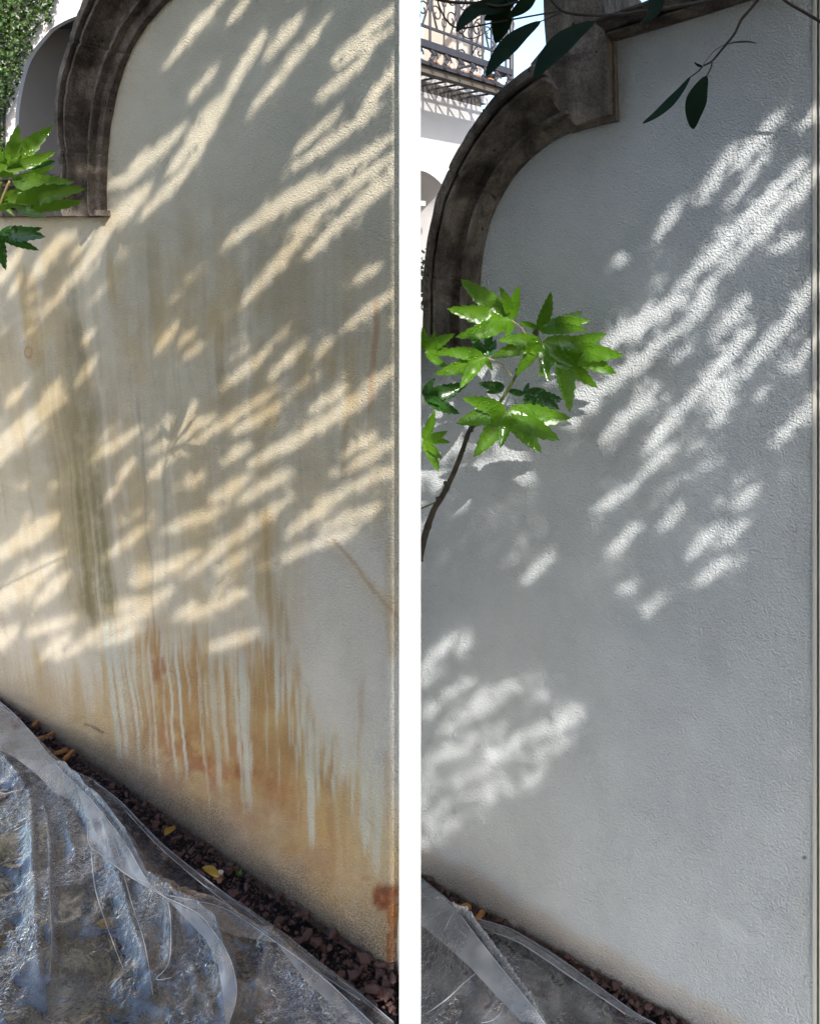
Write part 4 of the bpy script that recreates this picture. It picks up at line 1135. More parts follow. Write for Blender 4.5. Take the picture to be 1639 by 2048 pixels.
def rotm(r):
    a, b, c = r.uniform(-.5, .5), r.uniform(-.5, .5), r.uniform(0, 6.28)
    from mathutils import Euler
    return np.array(Euler((a, b, c)).to_matrix())
rr = np.random.default_rng(77)
ns = 0; VV = []; FF = []; nb = 0
for _, sz, p in cand:
    k = int(rr.integers(0, len(smeshes)))
    z = sz * .3 + .004 + (rr.random() < .35) * .008 
    px_ = topx(p)
    inframe = (-10 < px_[0] < 1650) and px_[1] < 2060
    near = True
    if ns < 290 and inframe and np.min([abs(np.dot(p - W.O, W.N)) for W in (WA, WB)]) < .2:
        o = bpy.data.objects.new('stone', smeshes[k]); link(o, gb)
        o.location = Vector((p[0], p[1], z)) - gb.location
        o.rotation_euler = (rr.uniform(-.4, .4), rr.uniform(-.4, .4), rr.uniform(0, 6.28)); o.scale = (sz, sz, sz)
        ns += 1
    else:
        v, f = sv[k]; m3 = rotm(rr)
        VV.append((v * sz) @ m3.T + np.array([p[0], p[1], z])); FF.append(f + nb); nb += len(v)
# fine mulch crumbs
for W, ua, ub, n in ((WA, -.5, WA.L, 7000), (WB, .0, WB.L * 1.25, 3000)):
    for i in range(n):
        u = rr.uniform(ua, ub); d = rr.random() ** 1.6 * .36
        p = W.pt(np.array(u), np.array(0.0), np.array(d + .001)); sz = rr.uniform(.0018, .005)
        if abs(p[0]) < FIN_H + .006 and p[1] > FIN_Y: continue
        v, f = sv[i % 9]
        VV.append((v * sz * np.array([1.6, .8, .8])) @ rotm(rr).T + np.array([p[0], p[1], .002 + rr.random() * .006])); FF.append(f + nb); nb += len(v)
VM = []; FM = []; nm = 0
for i in range(6500):
    x_, y_ = rr.uniform(-1.7, 1.0), rr.uniform(1.45, 2.9)
    if abs(x_) < FIN_H + .01: continue
    v, f = sv[i % 9]; sz = rr.uniform(.003, .011)
    VM.append((v * sz * np.array([1.7, .8, .5])) @ rotm(rr).T + np.array([x_, y_, .002])); FM.append(f + nm); nm += len(v)
o = mesh_obj('mulch', np.concatenate(VM), np.concatenate(FM), M['soil'], gb); o['kind'] = 'stuff'
o = mesh_obj('gravel', np.concatenate(VV), np.concatenate(FF), M['gravel'], gb); o['kind'] = 'stuff'

# wood chips, leaves, pebble on the gravel
def chip(px, py, l, w, ang, lab):
    p = ground(px, py, .02); V, Fc = box_vf((-l, -w, -.004), (l, w, .004))
    V = np.array(V); V[:, 0] *= (1 - .25 * np.sign(V[:, 1]) * .6); V[4:, 1] *= .7
    ca, sa = math.cos(ang), math.sin(ang)
    Rm = np.array([[ca, -sa, 0], [sa, ca, 0], [0, 0, 1]])
    o = mesh_obj('wood_chip', V @ Rm.T + np.array([0, 0, 0]), Fc, M['wood']); o.location = p
    bm = bmesh.new(); bm.from_mesh(o.data); bmesh.ops.bevel(bm, geom=bm.edges[:], offset=.0015, segments=1); bm.to_mesh(o.data); bm.free()
    return tag(o, lab, 'wood chip', 'wood chips on the gravel')
chip(137, 1510, .024, .0075, 1.35, 'largest tan wood chip standing out on the dark gravel near the left edge')
chip(122, 1503, .018, .006, .5, 'orange-brown wood chip just left of the largest tan chip on the gravel')
chip(82, 1476, .02, .007, .5, 'orange-brown wood chip on gravel near the plastic edge at far left')
chip(98, 1470, .017, .005, 1.0, 'rusty brown wood chip lying against the foot of the stained wall at far left')
chip(72, 1446, .014, .006, 1.2, 'small red-brown wood chip, farthest left on the gravel strip')
chip(925, 1815, .017, .008, .4, 'orange-brown chip in the dark corner beside the clean wall foot')
chip(958, 1832, .016, .006, 1.0, 'small amber chip lower down beside the clean wall foot')
def fallen(px, py, l, w, ang, z, lab):
    p = ground(px, py, z); V = []; Fc = []; n = 9
    for i in range(n):
        s = i / (n - 1); ww = w * max(.03, math.sin(math.pi * s) ** .7); x = (s - .5) * 2 * l
        for sg in (1, 0, -1):
            q = np.array([x, sg * ww, .006 * abs(sg) * math.sin(s * 4) + .01 * (s - .5) ** 2])
            V.append([q[0] * math.cos(ang) - q[1] * math.sin(ang), q[0] * math.sin(ang) + q[1] * math.cos(ang), q[2]])
    for i in range(n - 1):
        a = i * 3; Fc += [(a, a + 1, a + 4, a + 3), (a + 1, a + 2, a + 5, a + 4)]
    o = mesh_obj('fallen_leaf', V, Fc, M['deadleaf'], None, True); o.location = p
    return tag(o, lab, 'fallen leaf', 'fallen yellow leaves')
fallen(422, 1744, .028, .012, -.5, .03, 'yellow fallen leaf beside the white pebble on the gravel strip')
fallen(340, 1662, .022, .013, 1.2, .03, 'yellowish-brown fallen leaf on the gravel below the rusty wall stains')
fallen(218, 1850, .04, .018, .3, .004, 'pale yellow leaf seen under the left plastic sheet')
fallen(1215, 2025, .026, .012, 1.5, .004, 'yellow-orange leaf seen under the right plastic sheet')
me = stone_mesh(990, .8); me.materials.clear(); me.materials.append(M['pebble'])
o = bpy.data.objects.new('pebble', me); link(o); o.location = ground(442, 1745, .022); o.scale = (.011,) * 3
tag(o, 'small whitish pebble on red-brown gravel beside a yellow leaf', 'pebble')
sp = thing('seedling', 'tiny green seedling sprouting from the gravel by the stained wall', 'seedling', ground(478, 1752, .01))
acc = Acc()
for a in range(5):
    q = np.array(sp.location); dv = np.array([math.cos(a * 1.3), math.sin(a * 1.3), .9]) * .012; sdv = np.array([-math.sin(a * 1.3), math.cos(a * 1.3), 0]) * .004
    acc.add([q, q + dv * .5 + sdv, q + dv, q + dv * .5 - sdv], [(0, 1, 2, 3)])
acc.obj('leaf', M['maple'], sp)

# green plant under the left sheet
pl = thing('covered_plant', 'small green plant pressed under the left plastic sheet', 'plant', ground(-4, 1690, 0))
V = []; Fc = []
for i in range(70):
    c = np.array(pl.location) + rr.normal(size=3) * np.array([.03, .05, .008]) + np.array([0, 0, .03])
    a = rr.normal(size=3) * np.array([1, 1, .3]); a /= np.linalg.norm(a); b_ = np.cross(a, [0, 0, 1]); l = rr.uniform(.015, .03); k0 = len(V)
    V += [c - a * l, c + b_ * l * .5, c + a * l, c - b_ * l * .5]; Fc.append((k0, k0 + 1, k0 + 2, k0 + 3))
mesh_obj('foliage', V, Fc, M['maple_dark'], pl)

# ------------------------------------------------------------------ plastic sheets
def ridged(x, y, seed, oct=3):
    return 1 - np.abs(2 * fbm(x, y, seed, oct) - 1)
def film(name, outline, ridges, bounds, label, seed, step=.006, flat=()):
    x0, x1, y0, y1 = bounds
    xs = np.arange(x0, x1, step); ys = np.arange(y0, y1, step)
    X, Y = np.meshgrid(xs, ys)
    poly = np.array([p[:2] for p in outline])
    wob = .004
    ins = poly_inside(X + wob * (fbm(X * 20, Y * 20, seed + 50) - .5), Y, poly)
    dE, _ = seg_dist(X, Y, np.vstack([poly, poly[:1]]))
    h = .010 + .022 * sstep(0, .12, dE) + .03 * fbm(X * 3.2, Y * 3.2, seed, 3) * sstep(0, .25, dE)
    crease = .35 * (1 - sstep(0, .010, dE)) + .10 * (1 - sstep(.0, .05, dE))
    for pts, hh, wL, wR in ridges:
        pts = np.asarray(pts)[:, :2]
        d, f = seg_dist(X, Y, pts)
        # signed side
        a = pts[0]; b = pts[-1]
        sidev = np.sign((b[0] - a[0]) * (Y - a[1]) - (b[1] - a[1]) * (X - a[0]))
        w = np.where(sidev > 0, wL, wR)
        env = np.sin(np.pi * np.clip(f * .9 + .08, 0, 1)) ** .6
        h = h + hh * env * np.exp(-(d / w) * 1.6)
        k_ = min(1.0, hh / .06)
        crease = np.maximum(crease, k_ * env * (.70 * np.exp(-(d / .0042) ** 2) + .22 * np.exp(-(d / .045)) * (sidev < 0) * (hh > .045) + .025 * np.exp(-(d / .03))))
    wx = .25 * (fbm(X * 5, Y * 5, seed + 21) - .5); wy = .25 * (fbm(X * 5, Y * 5, seed + 22) - .5)
    cr = .7 * ridged((X + wx) * 5, (Y + wy) * 2.2, seed + 9, 2) ** 8 * .014 + ridged((X + wx) * 8, (Y + wy * .6) * 9, seed + 13, 2) ** 12 * .006 + fbm(X * 9, Y * 9, seed + 17, 2) * .006
    wr = np.ones_like(X)
    for fl in flat:
        fd = seg_dist(X, Y, np.vstack([fl, fl[:1]]))[0]; fi = poly_inside(X, Y, fl)
        wr = np.minimum(wr, np.where(fi, 1 - .92 * sstep(0, .02, fd), 1))
    h = h + cr * sstep(0.0, .1, dE) * (.25 + .75 * wr)
    h += .004 * (1 - sstep(0, .012, dE))
    # sinuous rim
    idx = np.arange(X.size).reshape(X.shape)
    ok = ins[:-1, :-1] & ins[1:, :-1] & ins[:-1, 1:] & ins[1:, 1:]
    # snap the stair-stepped border onto the outline
    bordery = ins & (dE < step * 1.5)
    q = np.stack([idx[:-1, :-1], idx[:-1, 1:], idx[1:, 1:], idx[1:, :-1]], -1)[ok]
    Xs, Ys = X.copy(), Y.copy()
    cnt = np.zeros(X.size); np.add.at(cnt, q.ravel(), 1); rim = (cnt.reshape(X.shape) < 4) & (cnt.reshape(X.shape) > 0)
    pp = np.vstack([poly, poly[:1]])
    bx, by = Xs[rim], Ys[rim]; best = np.full(len(bx), 1e9); nxp = bx.copy(); nyp = by.copy()
    for i in range(len(pp) - 1):
        a = pp[i]; d_ = pp[i + 1] - a; t = np.clip(((bx - a[0]) * d_[0] + (by - a[1]) * d_[1]) / (d_ @ d_ + 1e-12), 0, 1)
        qx, qy = a[0] + t * d_[0], a[1] + t * d_[1]; dd = np.hypot(bx - qx, by - qy); m = dd < best
        best = np.where(m, dd, best); nxp = np.where(m, qx, nxp); nyp = np.where(m, qy, nyp)
    mv = best < step * 2
    bx[mv] = nxp[mv]; by[mv] = nyp[mv]; Xs[rim] = bx; Ys[rim] = by
    P = np.stack([Xs, Ys, h], -1).reshape(-1, 3)
    used = np.unique(q); rm = np.full(X.size, -1); rm[used] = np.arange(len(used))
    o = mesh_obj(name, P[used], rm[q], M['film'], None, True)
    for an, av in (('wrinkle', wr), ('crease', crease)):
        o.data.attributes.new(an, 'FLOAT', 'POINT').data.foreach_set('value', av.ravel()[used].astype(np.float32))
    return o, (lambda x, y: None)

def gp(lst, z): return [ground(x, y, z) for x, y in lst]
edgeA = gp([(-260, 1210), (-120, 1320), (-30, 1385), (0, 1404), (38, 1440), (75, 1482), (108, 1520), (150, 1548), (185, 1560), (242, 1604), (322, 1686), (352, 1718), (450, 1788), (545, 1858), (640, 1932), (720, 1990), (790, 2048)], .014)
frontA = [np.array([-FIN_H - .004, 1.58, 0]), np.array([-FIN_H - .004, 1.15, 0]), np.array([-1.6, 1.15, 0]), np.array([-2.4, 2.6, 0])]
ridA = [
    (gp([(40, 1440), (112, 1530), (190, 1612), (250, 1690), (292, 1762), (330, 1796)], .085), .085, .055, .045),
    (gp([(330, 1796), (395, 1830), (425, 1865), (442, 1905), (452, 1960), (448, 2048)], .075), .070, .03, .06),
    (gp([(320, 1790), (440, 1816), (545, 1880), (640, 1955), (745, 2050)], .06), .050, .06, .035),
    (gp([(90, 1620), (100, 1700), (98, 1800), (105, 1900), (100, 1960)], .06), .028, .012, .03),
    (gp([(60, 1590), (64, 1700), (70, 1850), (80, 1990)], .05), .030, .03, .03),
    (gp([(185, 1640), (212, 1690), (236, 1760), (262, 1850), (292, 1920), (306, 2000)], .06), .026, .02, .02),
    (gp([(0, 1500), (30, 1560), (50, 1580)], .05), .03, .03, .03),
    (gp([(335, 1795), (342, 1850), (338, 1930), (308, 1962), (345, 1957)], .06), .018, .012, .012),
    (gp([(130, 1640), (150, 1720), (140, 1760)], .05), .016, .02, .02),
    (gp([(545, 1870), (520, 1960), (500, 2040)], .05), .02, .03, .03),
]
flatA = np.array(gp([(0, 1404), (38, 1440), (108, 1520), (185, 1560), (242, 1604), (322, 1686), (450, 1788), (640, 1932), (790, 2048), (735, 2048), (640, 1965), (545, 1885), (440, 1822), (332, 1800), (286, 1765), (240, 1694), (180, 1620), (100, 1535), (20, 1430)], .03))[:, :2]
flatA2 = np.array(gp([(130, 1560), (190, 1612), (250, 1690), (292, 1762), (330, 1800), (270, 1780), (215, 1740), (180, 1690), (130, 1620), (110, 1570)], .07))[:, :2]
oA, _ = film('plastic_sheet', edgeA + frontA, ridA, (-2.4, -FIN_H - .004, 1.12, 3.3), '', 1001, flat=(flatA, flatA2))
tag(oA, 'large crumpled clear plastic sheet laid over the ground before the stained wall', 'plastic sheet', 'plastic dust sheets')
edgeB = gp([(842, 1757), (868, 1778), (905, 1808), (922, 1830), (1000, 1851), (1045, 1872), (1100, 1905), (1150, 1940), (1210, 1985), (1260, 2020), (1310, 2048), (1420, 2110)], .014)
frontB = [np.array([1.3, 1.15, 0]), np.array([FIN_H + .003, 1.15, 0]), np.array([FIN_H + .003, 1.9, 0])]
ridB = [
    (gp([(846, 1762), (905, 1815), (950, 1880), (1010, 1950), (1060, 2010), (1090, 2050)], .08), .085, .025, .09),
    (gp([(905, 1850), (940, 1880), (975, 1915), (1000, 1945)], .06), .02, .012, .012),
    (gp([(850, 2030), (890, 2000), (950, 1945)], .06), .02, .014, .014),
    (gp([(1000, 1870), (1050, 1882), (1110, 1925), (1180, 1985), (1250, 2040)], .04), .03, .03, .03),
    (gp([(1010, 1985), (1000, 2030), (960, 2048)], .05), .02, .015, .015),
]
flatB = np.array(gp([(842, 1757), (905, 1808), (930, 1840), (1000, 1930), (1060, 2010), (1000, 1985), (930, 1920), (880, 1880), (842, 1850)], .06))[:, :2]
oB, _ = film('plastic_sheet', edgeB + frontB, ridB, (FIN_H + .003, 1.3, 1.12, 2.2), '', 2001, flat=(flatB,))
tag(oB, 'smaller clear plastic sheet with a raised fold before the clean wall', 'plastic sheet', 'plastic dust sheets')

def fold(parent, pts, edges=((0, -1),)):
    """a doubled flap of the sheet: photo points with heights; edges = index ranges that carry a pale tube as a painted highlight"""
    P = [ground(x, y, z) for x, y, z in pts]
    bm = bmesh.new(); vs = [bm.verts.new(p) for p in P]; bm.faces.new(vs)
    bmesh.ops.triangulate(bm, faces=bm.faces[:])
    for fc in bm.faces:
        fc.normal_update()
        if fc.normal.z < 0: fc.normal_flip()
    me = bpy.data.meshes.new('fold'); bm.to_mesh(me); bm.free(); me.materials.append(M['fold'])
    o = link(bpy.data.objects.new('fold', me), parent)
    for a, b in edges:
        q = smooth_path([P[i] + np.array([0, 0, .002]) for i in range(a, b)], 4)
        v, f = tube(q, .0013, 5); mesh_obj('crease', v, f, M['crease_glint'], parent, True)
fold(oA, [(-40, 1372, .03), (40, 1440, .06), (112, 1530, .115), (150, 1568, .12), (140, 1600, .12), (110, 1585, .12), (70, 1545, .11), (30, 1515, .10), (-40, 1480, .09)], ((0, 4),))
fold(oA, [(150, 1568, .12), (192, 1612, .128), (252, 1690, .13), (294, 1762, .13), (332, 1797, .128), (296, 1776, .12), (250, 1748, .12), (205, 1712, .12), (178, 1690, .118), (176, 1640, .12)], ((0, 5), (4, 10)))
fold(oA, [(332, 1797, .128), (395, 1828, .125), (428, 1866, .12), (456, 1910, .115), (472, 1965, .11), (470, 2010, .10), (452, 2060, .10), (446, 1990, .10), (436, 1930, .11), (412, 1880, .115), (375, 1840, .12)], ((0, 7),))
fold(oA, [(340, 1793, .12), (390, 1803, .10), (445, 1817, .09), (500, 1850, .08), (552, 1886, .08), (520, 1880, .085), (470, 1872, .10), (425, 1852, .115), (385, 1822, .12)], ((0, 5),))
fold(oA, [(185, 1562, .02), (242, 1605, .022), (322, 1687, .022), (450, 1789, .022), (640, 1933, .022), (720, 1991, .022), (786, 2046, .02), (720, 2002, .04), (640, 1948, .04), (545, 1876, .045), (450, 1806, .045), (330, 1706, .045), (250, 1622, .045)], ((0, 7), (7, 13)))
fold(oA, [(552, 1886, .08), (640, 1952, .07), (745, 2050, .06), (700, 2044, .065), (610, 1960, .075)], ((0, 3),))
for pl in ([(92, 1630, .07), (98, 1700, .075), (100, 1800, .075), (104, 1880, .07), (100, 1950, .06)], [(212, 1640, .085), (235, 1700, .09), (262, 1800, .09), (290, 1890, .08), (306, 1990, .07)], [(336, 1800, .12), (342, 1850, .10), (338, 1925, .09), (312, 1958, .085), (344, 1955, .08)], [(0, 1590, .07), (30, 1582, .075), (52, 1578, .08)], [(0, 1672, .06), (30, 1660, .07), (48, 1650, .075)], [(182, 1690, .1), (188, 1760, .08), (200, 1810, .075), (232, 1900, .07), (248, 1940, .06)]):
    q = smooth_path([ground(x, y, z) for x, y, z in pl], 4); v, f = tube(q, np.interp(np.linspace(0, 1, len(q)), [0, .3, 1], [.0008, .0016, .0006]), 5); mesh_obj('crease', v, f, M['crease_glint'], oA, True)  # pale tubes put in as highlights along the creases
fold(oB, [(842, 1758, .02), (868, 1779, .05), (906, 1812, .10), (930, 1845, .12), (960, 1885, .12), (1010, 1948, .12), (1062, 2012, .11), (1092, 2054, .10), (1040, 2040, .10), (990, 1990, .10), (940, 1935, .10), (890, 1890, .09), (842, 1850, .07)], ((0, 8),))
fold(oB, [(925, 1832, .02), (1000, 1852, .022), (1045, 1873, .022), (1150, 1941, .022), (1260, 2021, .02), (1310, 2050, .02), (1250, 2030, .04), (1140, 1955, .045), (1040, 1888, .045), (985, 1866, .045)], ((0, 6), (6, 10)))
for pl in ([(852, 2028, .07), (893, 1998, .08), (925, 1968, .085), (952, 1945, .09)], [(888, 1862, .10), (898, 1840, .11), (908, 1822, .11)], [(905, 1850, .11), (940, 1880, .11), (975, 1918, .11), (1003, 1948, .12)], [(1010, 1985, .08), (1004, 2020, .07), (985, 2040, .06), (960, 2046, .06)]):
    q = smooth_path([ground(x, y, z) for x, y, z in pl], 4); v, f = tube(q, np.interp(np.linspace(0, 1, len(q)), [0, .3, 1], [.0006, .0015, .0005]), 5); mesh_obj('crease', v, f, M['crease_glint'], oB, True)

# ------------------------------------------------------------------ tree outside the picture that dapples both walls
STREAKS = [
 # left wall
 (339,124,441,0,10),(375,75,420,25,16),(460,40,493,0,12),(537,110,599,33,20),(467,157,526,70,16),(383,194,430,135,8),(511,212,639,55,12),(354,322,463,179,34),(398,296,438,227,10),(262,359,357,263,20),(255,351,288,307,9),(218,371,255,355,8),(372,333,398,307,11),(343,344,361,326,11),(205,462,291,381,40),(291,425,365,351,16),
 (639,194,727,121,14),(727,220,810,110,20),(672,117,810,0,16),(690,120,810,40,10),(595,300,672,227,9),(599,326,749,220,13),(507,450,810,258,24),(614,439,810,292,20),(668,450,810,340,16),
 (93,622,161,539,11),(151,554,220,461,22),(146,515,181,466,11),(63,559,122,476,26),(117,490,151,468,12),(-5,565,39,505,24),(20,588,39,554,12),(166,686,188,661,7),(156,764,190,720,12),(88,798,120,764,11),(15,808,44,783,16),(-20,900,117,788,15),(-20,915,117,808,14),(317,695,351,651,10),(361,686,386,666,10),
 (503,588,634,432,20),(464,480,615,363,20),(630,495,810,314,22),(698,651,810,565,15),(776,651,810,625,9),(703,564,761,529,8),(634,715,659,681,9),(542,754,605,690,12),(449,773,527,710,12),(478,861,551,817,17),(390,886,537,788,11),(332,881,420,837,18),(581,886,742,783,24),(732,769,810,730,16),(625,817,688,778,12),(205,900,273,861,9),(703,900,747,871,14),
 (-10,930,73,844,18),(190,917,268,868,9),(239,956,268,922,11),(303,951,351,902,15),(312,898,420,839,16),(522,917,708,815,24),(449,922,498,888,14),(425,1000,493,956,22),(483,1000,576,946,15),(708,932,790,878,18),(693,907,747,868,11),(586,1059,683,985,22),(683,985,810,928,22),(337,1059,439,1020,22),(376,971,405,951,12),(210,1000,239,971,9),(264,1161,366,1117,13),(288,1166,390,1107,11),(390,1137,566,1005,17),(439,1142,498,1103,11),(210,1117,293,1054,7),
 (-20,1215,110,1120,70),(-20,1120,100,1040,40),(60,1085,112,1040,18),(78,1205,132,1151,32),(215,1220,288,1200,17),(190,1264,288,1225,24),(293,1210,342,1181,20),(390,1230,488,1185,18),(350,1235,390,1210,9),(63,1264,146,1239,18),(88,1312,137,1273,28),(-20,1300,29,1259,36),(205,1288,273,1259,11),(117,1315,195,1273,9),(410,1298,512,1268,10),(640,1060,760,1010,12),(560,1120,700,1060,10),
 # right wall
 (1385,548,1580,352,30),(1470,517,1640,335,24),(1481,326,1549,238,22),(1402,398,1467,299,17),(1317,470,1361,402,12),(1221,535,1245,511,7),(1460,405,1532,306,6),(1607,251,1640,212,11),(1553,494,1597,470,12),(1375,648,1423,562,24),(1218,690,1341,605,42),(1142,832,1330,678,24),(1214,870,1306,781,26),(1296,897,1351,825,20),(1378,801,1494,668,24),(1412,808,1467,747,18),(1423,846,1467,788,13),(1494,737,1640,556,19),(1433,661,1498,593,8),(1546,887,1630,805,18),(1587,737,1640,665,9),
 (1079,962,1137,899,20),(1293,943,1342,894,18),(1181,1025,1269,967,13),(1176,1152,1274,1050,13),(1323,1060,1367,1006,9),(1381,1108,1435,1055,13),(1449,1084,1484,1045,11),(1391,1172,1445,1123,11),(1474,1011,1523,962,9),(991,957,1011,933,9),(908,1021,942,986,15),(1167,1084,1196,1055,12),(1128,1118,1152,1089,9),(1050,1162,1133,1079,10),(1240,1186,1274,1162,7),(1274,1235,1328,1191,13),(1060,900,1110,850,10),
 (835,1365,880,1337,22),(849,1334,904,1276,13),(922,1304,932,1267,9),(830,1442,935,1365,22),(896,1458,1003,1380,50),(852,1524,1000,1456,42),(908,1562,1080,1462,64),(1012,1496,1200,1400,46),(999,1383,1072,1356,14),(1056,1410,1090,1383,9),(1063,1514,1145,1475,11),(940,1596,1010,1562,24),(870,1580,930,1530,34),(950,1618,986,1594,12),(1029,1587,1090,1539,11),(858,1648,907,1594,18),(836,1627,858,1536,44),(840,1690,920,1640,20),
]
MS = 2
MX0, MY0 = -120, -140
MW, MH = (1760 - MX0) // MS, (2200 - MY0) // MS
gx, gy = np.meshgrid(MX0 + (np.arange(MW) + .5) * MS, MY0 + (np.arange(MH) + .5) * MS)
mask = np.zeros((MH, MW), np.float32)
HALF = [(850,1150,1160,940,120,.30),(1060,1100,1420,820,130,.14),(1180,700,1560,480,150,.14),(860,1690,1130,1480,150,.28),(1200,1900,1560,1600,260,.10),
        (-40,1180,420,860,220,.16),(300,1180,800,860,230,.16),(450,640,800,380,200,.18),(0,700,260,430,130,.16),(420,330,760,60,170,.12),(-40,1290,420,1200,120,.12)]
frn = np.random.default_rng(23)
for q in range(150):
    if q < 95: xx, yy = frn.uniform(-20, 800), frn.uniform(380, 1270); an = .72 - .25 * sstep(600, 1200, yy)
    else: xx, yy = frn.uniform(900, 1620), frn.uniform(560, 1200); an = .82
    if q < 95 and yy > 1270 - (xx - 420) * .75 and xx > 420: continue
    l_ = frn.uniform(18, 75); an += frn.uniform(-.12, .12); w_ = frn.uniform(3, 9)
    HALF.append((xx, yy, xx + l_ * math.cos(an), yy - l_ * math.sin(an), w_, frn.uniform(.36, .85)))
for items in (HALF, [q + (1.0,) for q in STREAKS]):
    for k_i, (sx0, sy0, sx1, sy1, w, val) in enumerate(items):
        full = val >= 1
        if full and sx0 > 800 and sy0 > 1350: val = .74
        pad = w + 40
        lo_x = max(int((min(sx0, sx1) - pad - MX0) / MS), 0); hi_x = min(int((max(sx0, sx1) + pad - MX0) / MS), MW)
        lo_y = max(int((min(sy0, sy1) - pad - MY0) / MS), 0); hi_y = min(int((max(sy0, sy1) + pad - MY0) / MS), MH)
        X = gx[lo_y:hi_y, lo_x:hi_x]; Y = gy[lo_y:hi_y, lo_x:hi_x]
        ex, ey = (sx1 - sx0) * .18, (sy1 - sy0) * .18
        d, f = seg_dist(X, Y, [(sx0 - ex, sy0 - ey), (sx1 + ex, sy1 + ey)])
        tp = 1 - np.abs(2 * f - 1) ** 1.9 * .95
        if not full and val < .34: m_ = val * (1 - sstep(.15 * w, .6 * w, d)) * sstep(0, .5, tp)
        else:
            wi = (.22 * w + 1.0) * tp; wo = (.55 * w + 10) * tp
            m_ = val * np.clip((wo - d) / (wo - wi + 1e-6), 0, 1)
        mask[lo_y:hi_y, lo_x:hi_x] = np.maximum(mask[lo_y:hi_y, lo_x:hi_x], m_)
DARKS = [(836,1510,907,1400,15),(905,1456,990,1442,9),(912,1524,946,1490,9),(993,1500,1013,1464,10),(1030,1512,1074,1470,18),(870,1560,960,1520,10),(850,1600,905,1560,14),(958,1480,1020,1440,7),(1085,1440,1130,1410,7),
 (20,1245,120,1192,11),(55,1135,112,1058,14),(-10,1185,40,1120,10),(70,1200,100,1150,9),(0,1090,40,1050,10),(235,1250,262,1228,7),(355,300,385,268,7),(560,415,640,350,6),(700,400,760,340,6),(1440,505,1560,400,6)]
for sx0, sy0, sx1, sy1, w in DARKS:
    d, f = seg_dist(gx, gy, [(sx0, sy0), (sx1, sy1)])
    mask *= np.where(d < w * .5 * (1 - np.abs(2 * f - 1) ** 2 * .8), .1, 1)
def in_mask(px):
    ix = ((px[..., 0] - MX0) / MS).astype(int); iy = ((px[..., 1] - MY0) / MS).astype(int)
    ok = (ix >= 0) & (ix < MW) & (iy >= 0) & (iy < MH)
    return np.where(ok, mask[np.clip(iy, 0, MH - 1), np.clip(ix, 0, MW - 1)], 0)
lmask = {}
for a, t, w, d in LEAF_PX:
    if (d < 1.3 and not (338 < a[1] < 358)) or frn.random() < .35: continue
    key = round(DM if d > 1.3 else DL, 3)
    mk = lmask.setdefault(key, np.zeros((MH, MW), bool))
    lo_x = max(int((min(a[0], t[0]) - 40 - MX0) / MS), 0); hi_x = min(int((max(a[0], t[0]) + 40 - MX0) / MS), MW)
    lo_y = max(int((min(a[1], t[1]) - 40 - MY0) / MS), 0); hi_y = min(int((max(a[1], t[1]) + 40 - MY0) / MS), MH)
    dd, f = seg_dist(gx[lo_y:hi_y, lo_x:hi_x], gy[lo_y:hi_y, lo_x:hi_x], [a, t])
    mk[lo_y:hi_y, lo_x:hi_x] |= dd < w * .22
def cast_hits(P):
    """P (...,3): does the sun shadow of these points fall where the photograph shows sun?"""
    bad = np.zeros(P.shape[:-1])
    for W, ua, ub in ((WA, -.2, uA1), (WB, uB0, uB1 + .1)):
        t = ((P - W.O) @ W.N) / (SUN @ W.N)
        Q = P - SUN * t[..., None]
        u = (Q - W.O) @ W.D
        v = (t > 0) & (u > ua) & (u < ub) & (Q[..., 2] > -.02)
        bad = np.maximum(bad, v * in_mask(topx(np.where(v[..., None], Q, np.array([0, 2.0, 1.0])))))
    # the divider's face
    t = (P[..., 1] - FIN_Y) / SUN[1]
    Q = P - SUN * t[..., None]
    bad = np.maximum(bad, 1.0 * ((t > 0) & (np.abs(Q[..., 0]) < FIN_H - .002) & (Q[..., 2] > 0) & (Q[..., 2] < 2.2)))
    for d, mk in lmask.items():
        t = (P[..., 1] - d) / SUN[1]
        Q = P - SUN * t[..., None]
        px = topx(Q); ix = ((px[..., 0] - MX0) / MS).astype(int); iy = ((px[..., 1] - MY0) / MS).astype(int)
        ok = (t > 0) & (ix >= 0) & (ix < MW) & (iy >= 0) & (iy < MH)
        bad = np.maximum(bad, 1.0 * (ok & mk[np.clip(iy, 0, MH - 1), np.clip(ix, 0, MW - 1)]))
    return bad
tree = thing('tree', 'leafy tree outside the frame whose gaps dapple both walls with sun', 'tree', (.8, -1.4, 0))
ALLV = []; ALLF = []; nb = 0
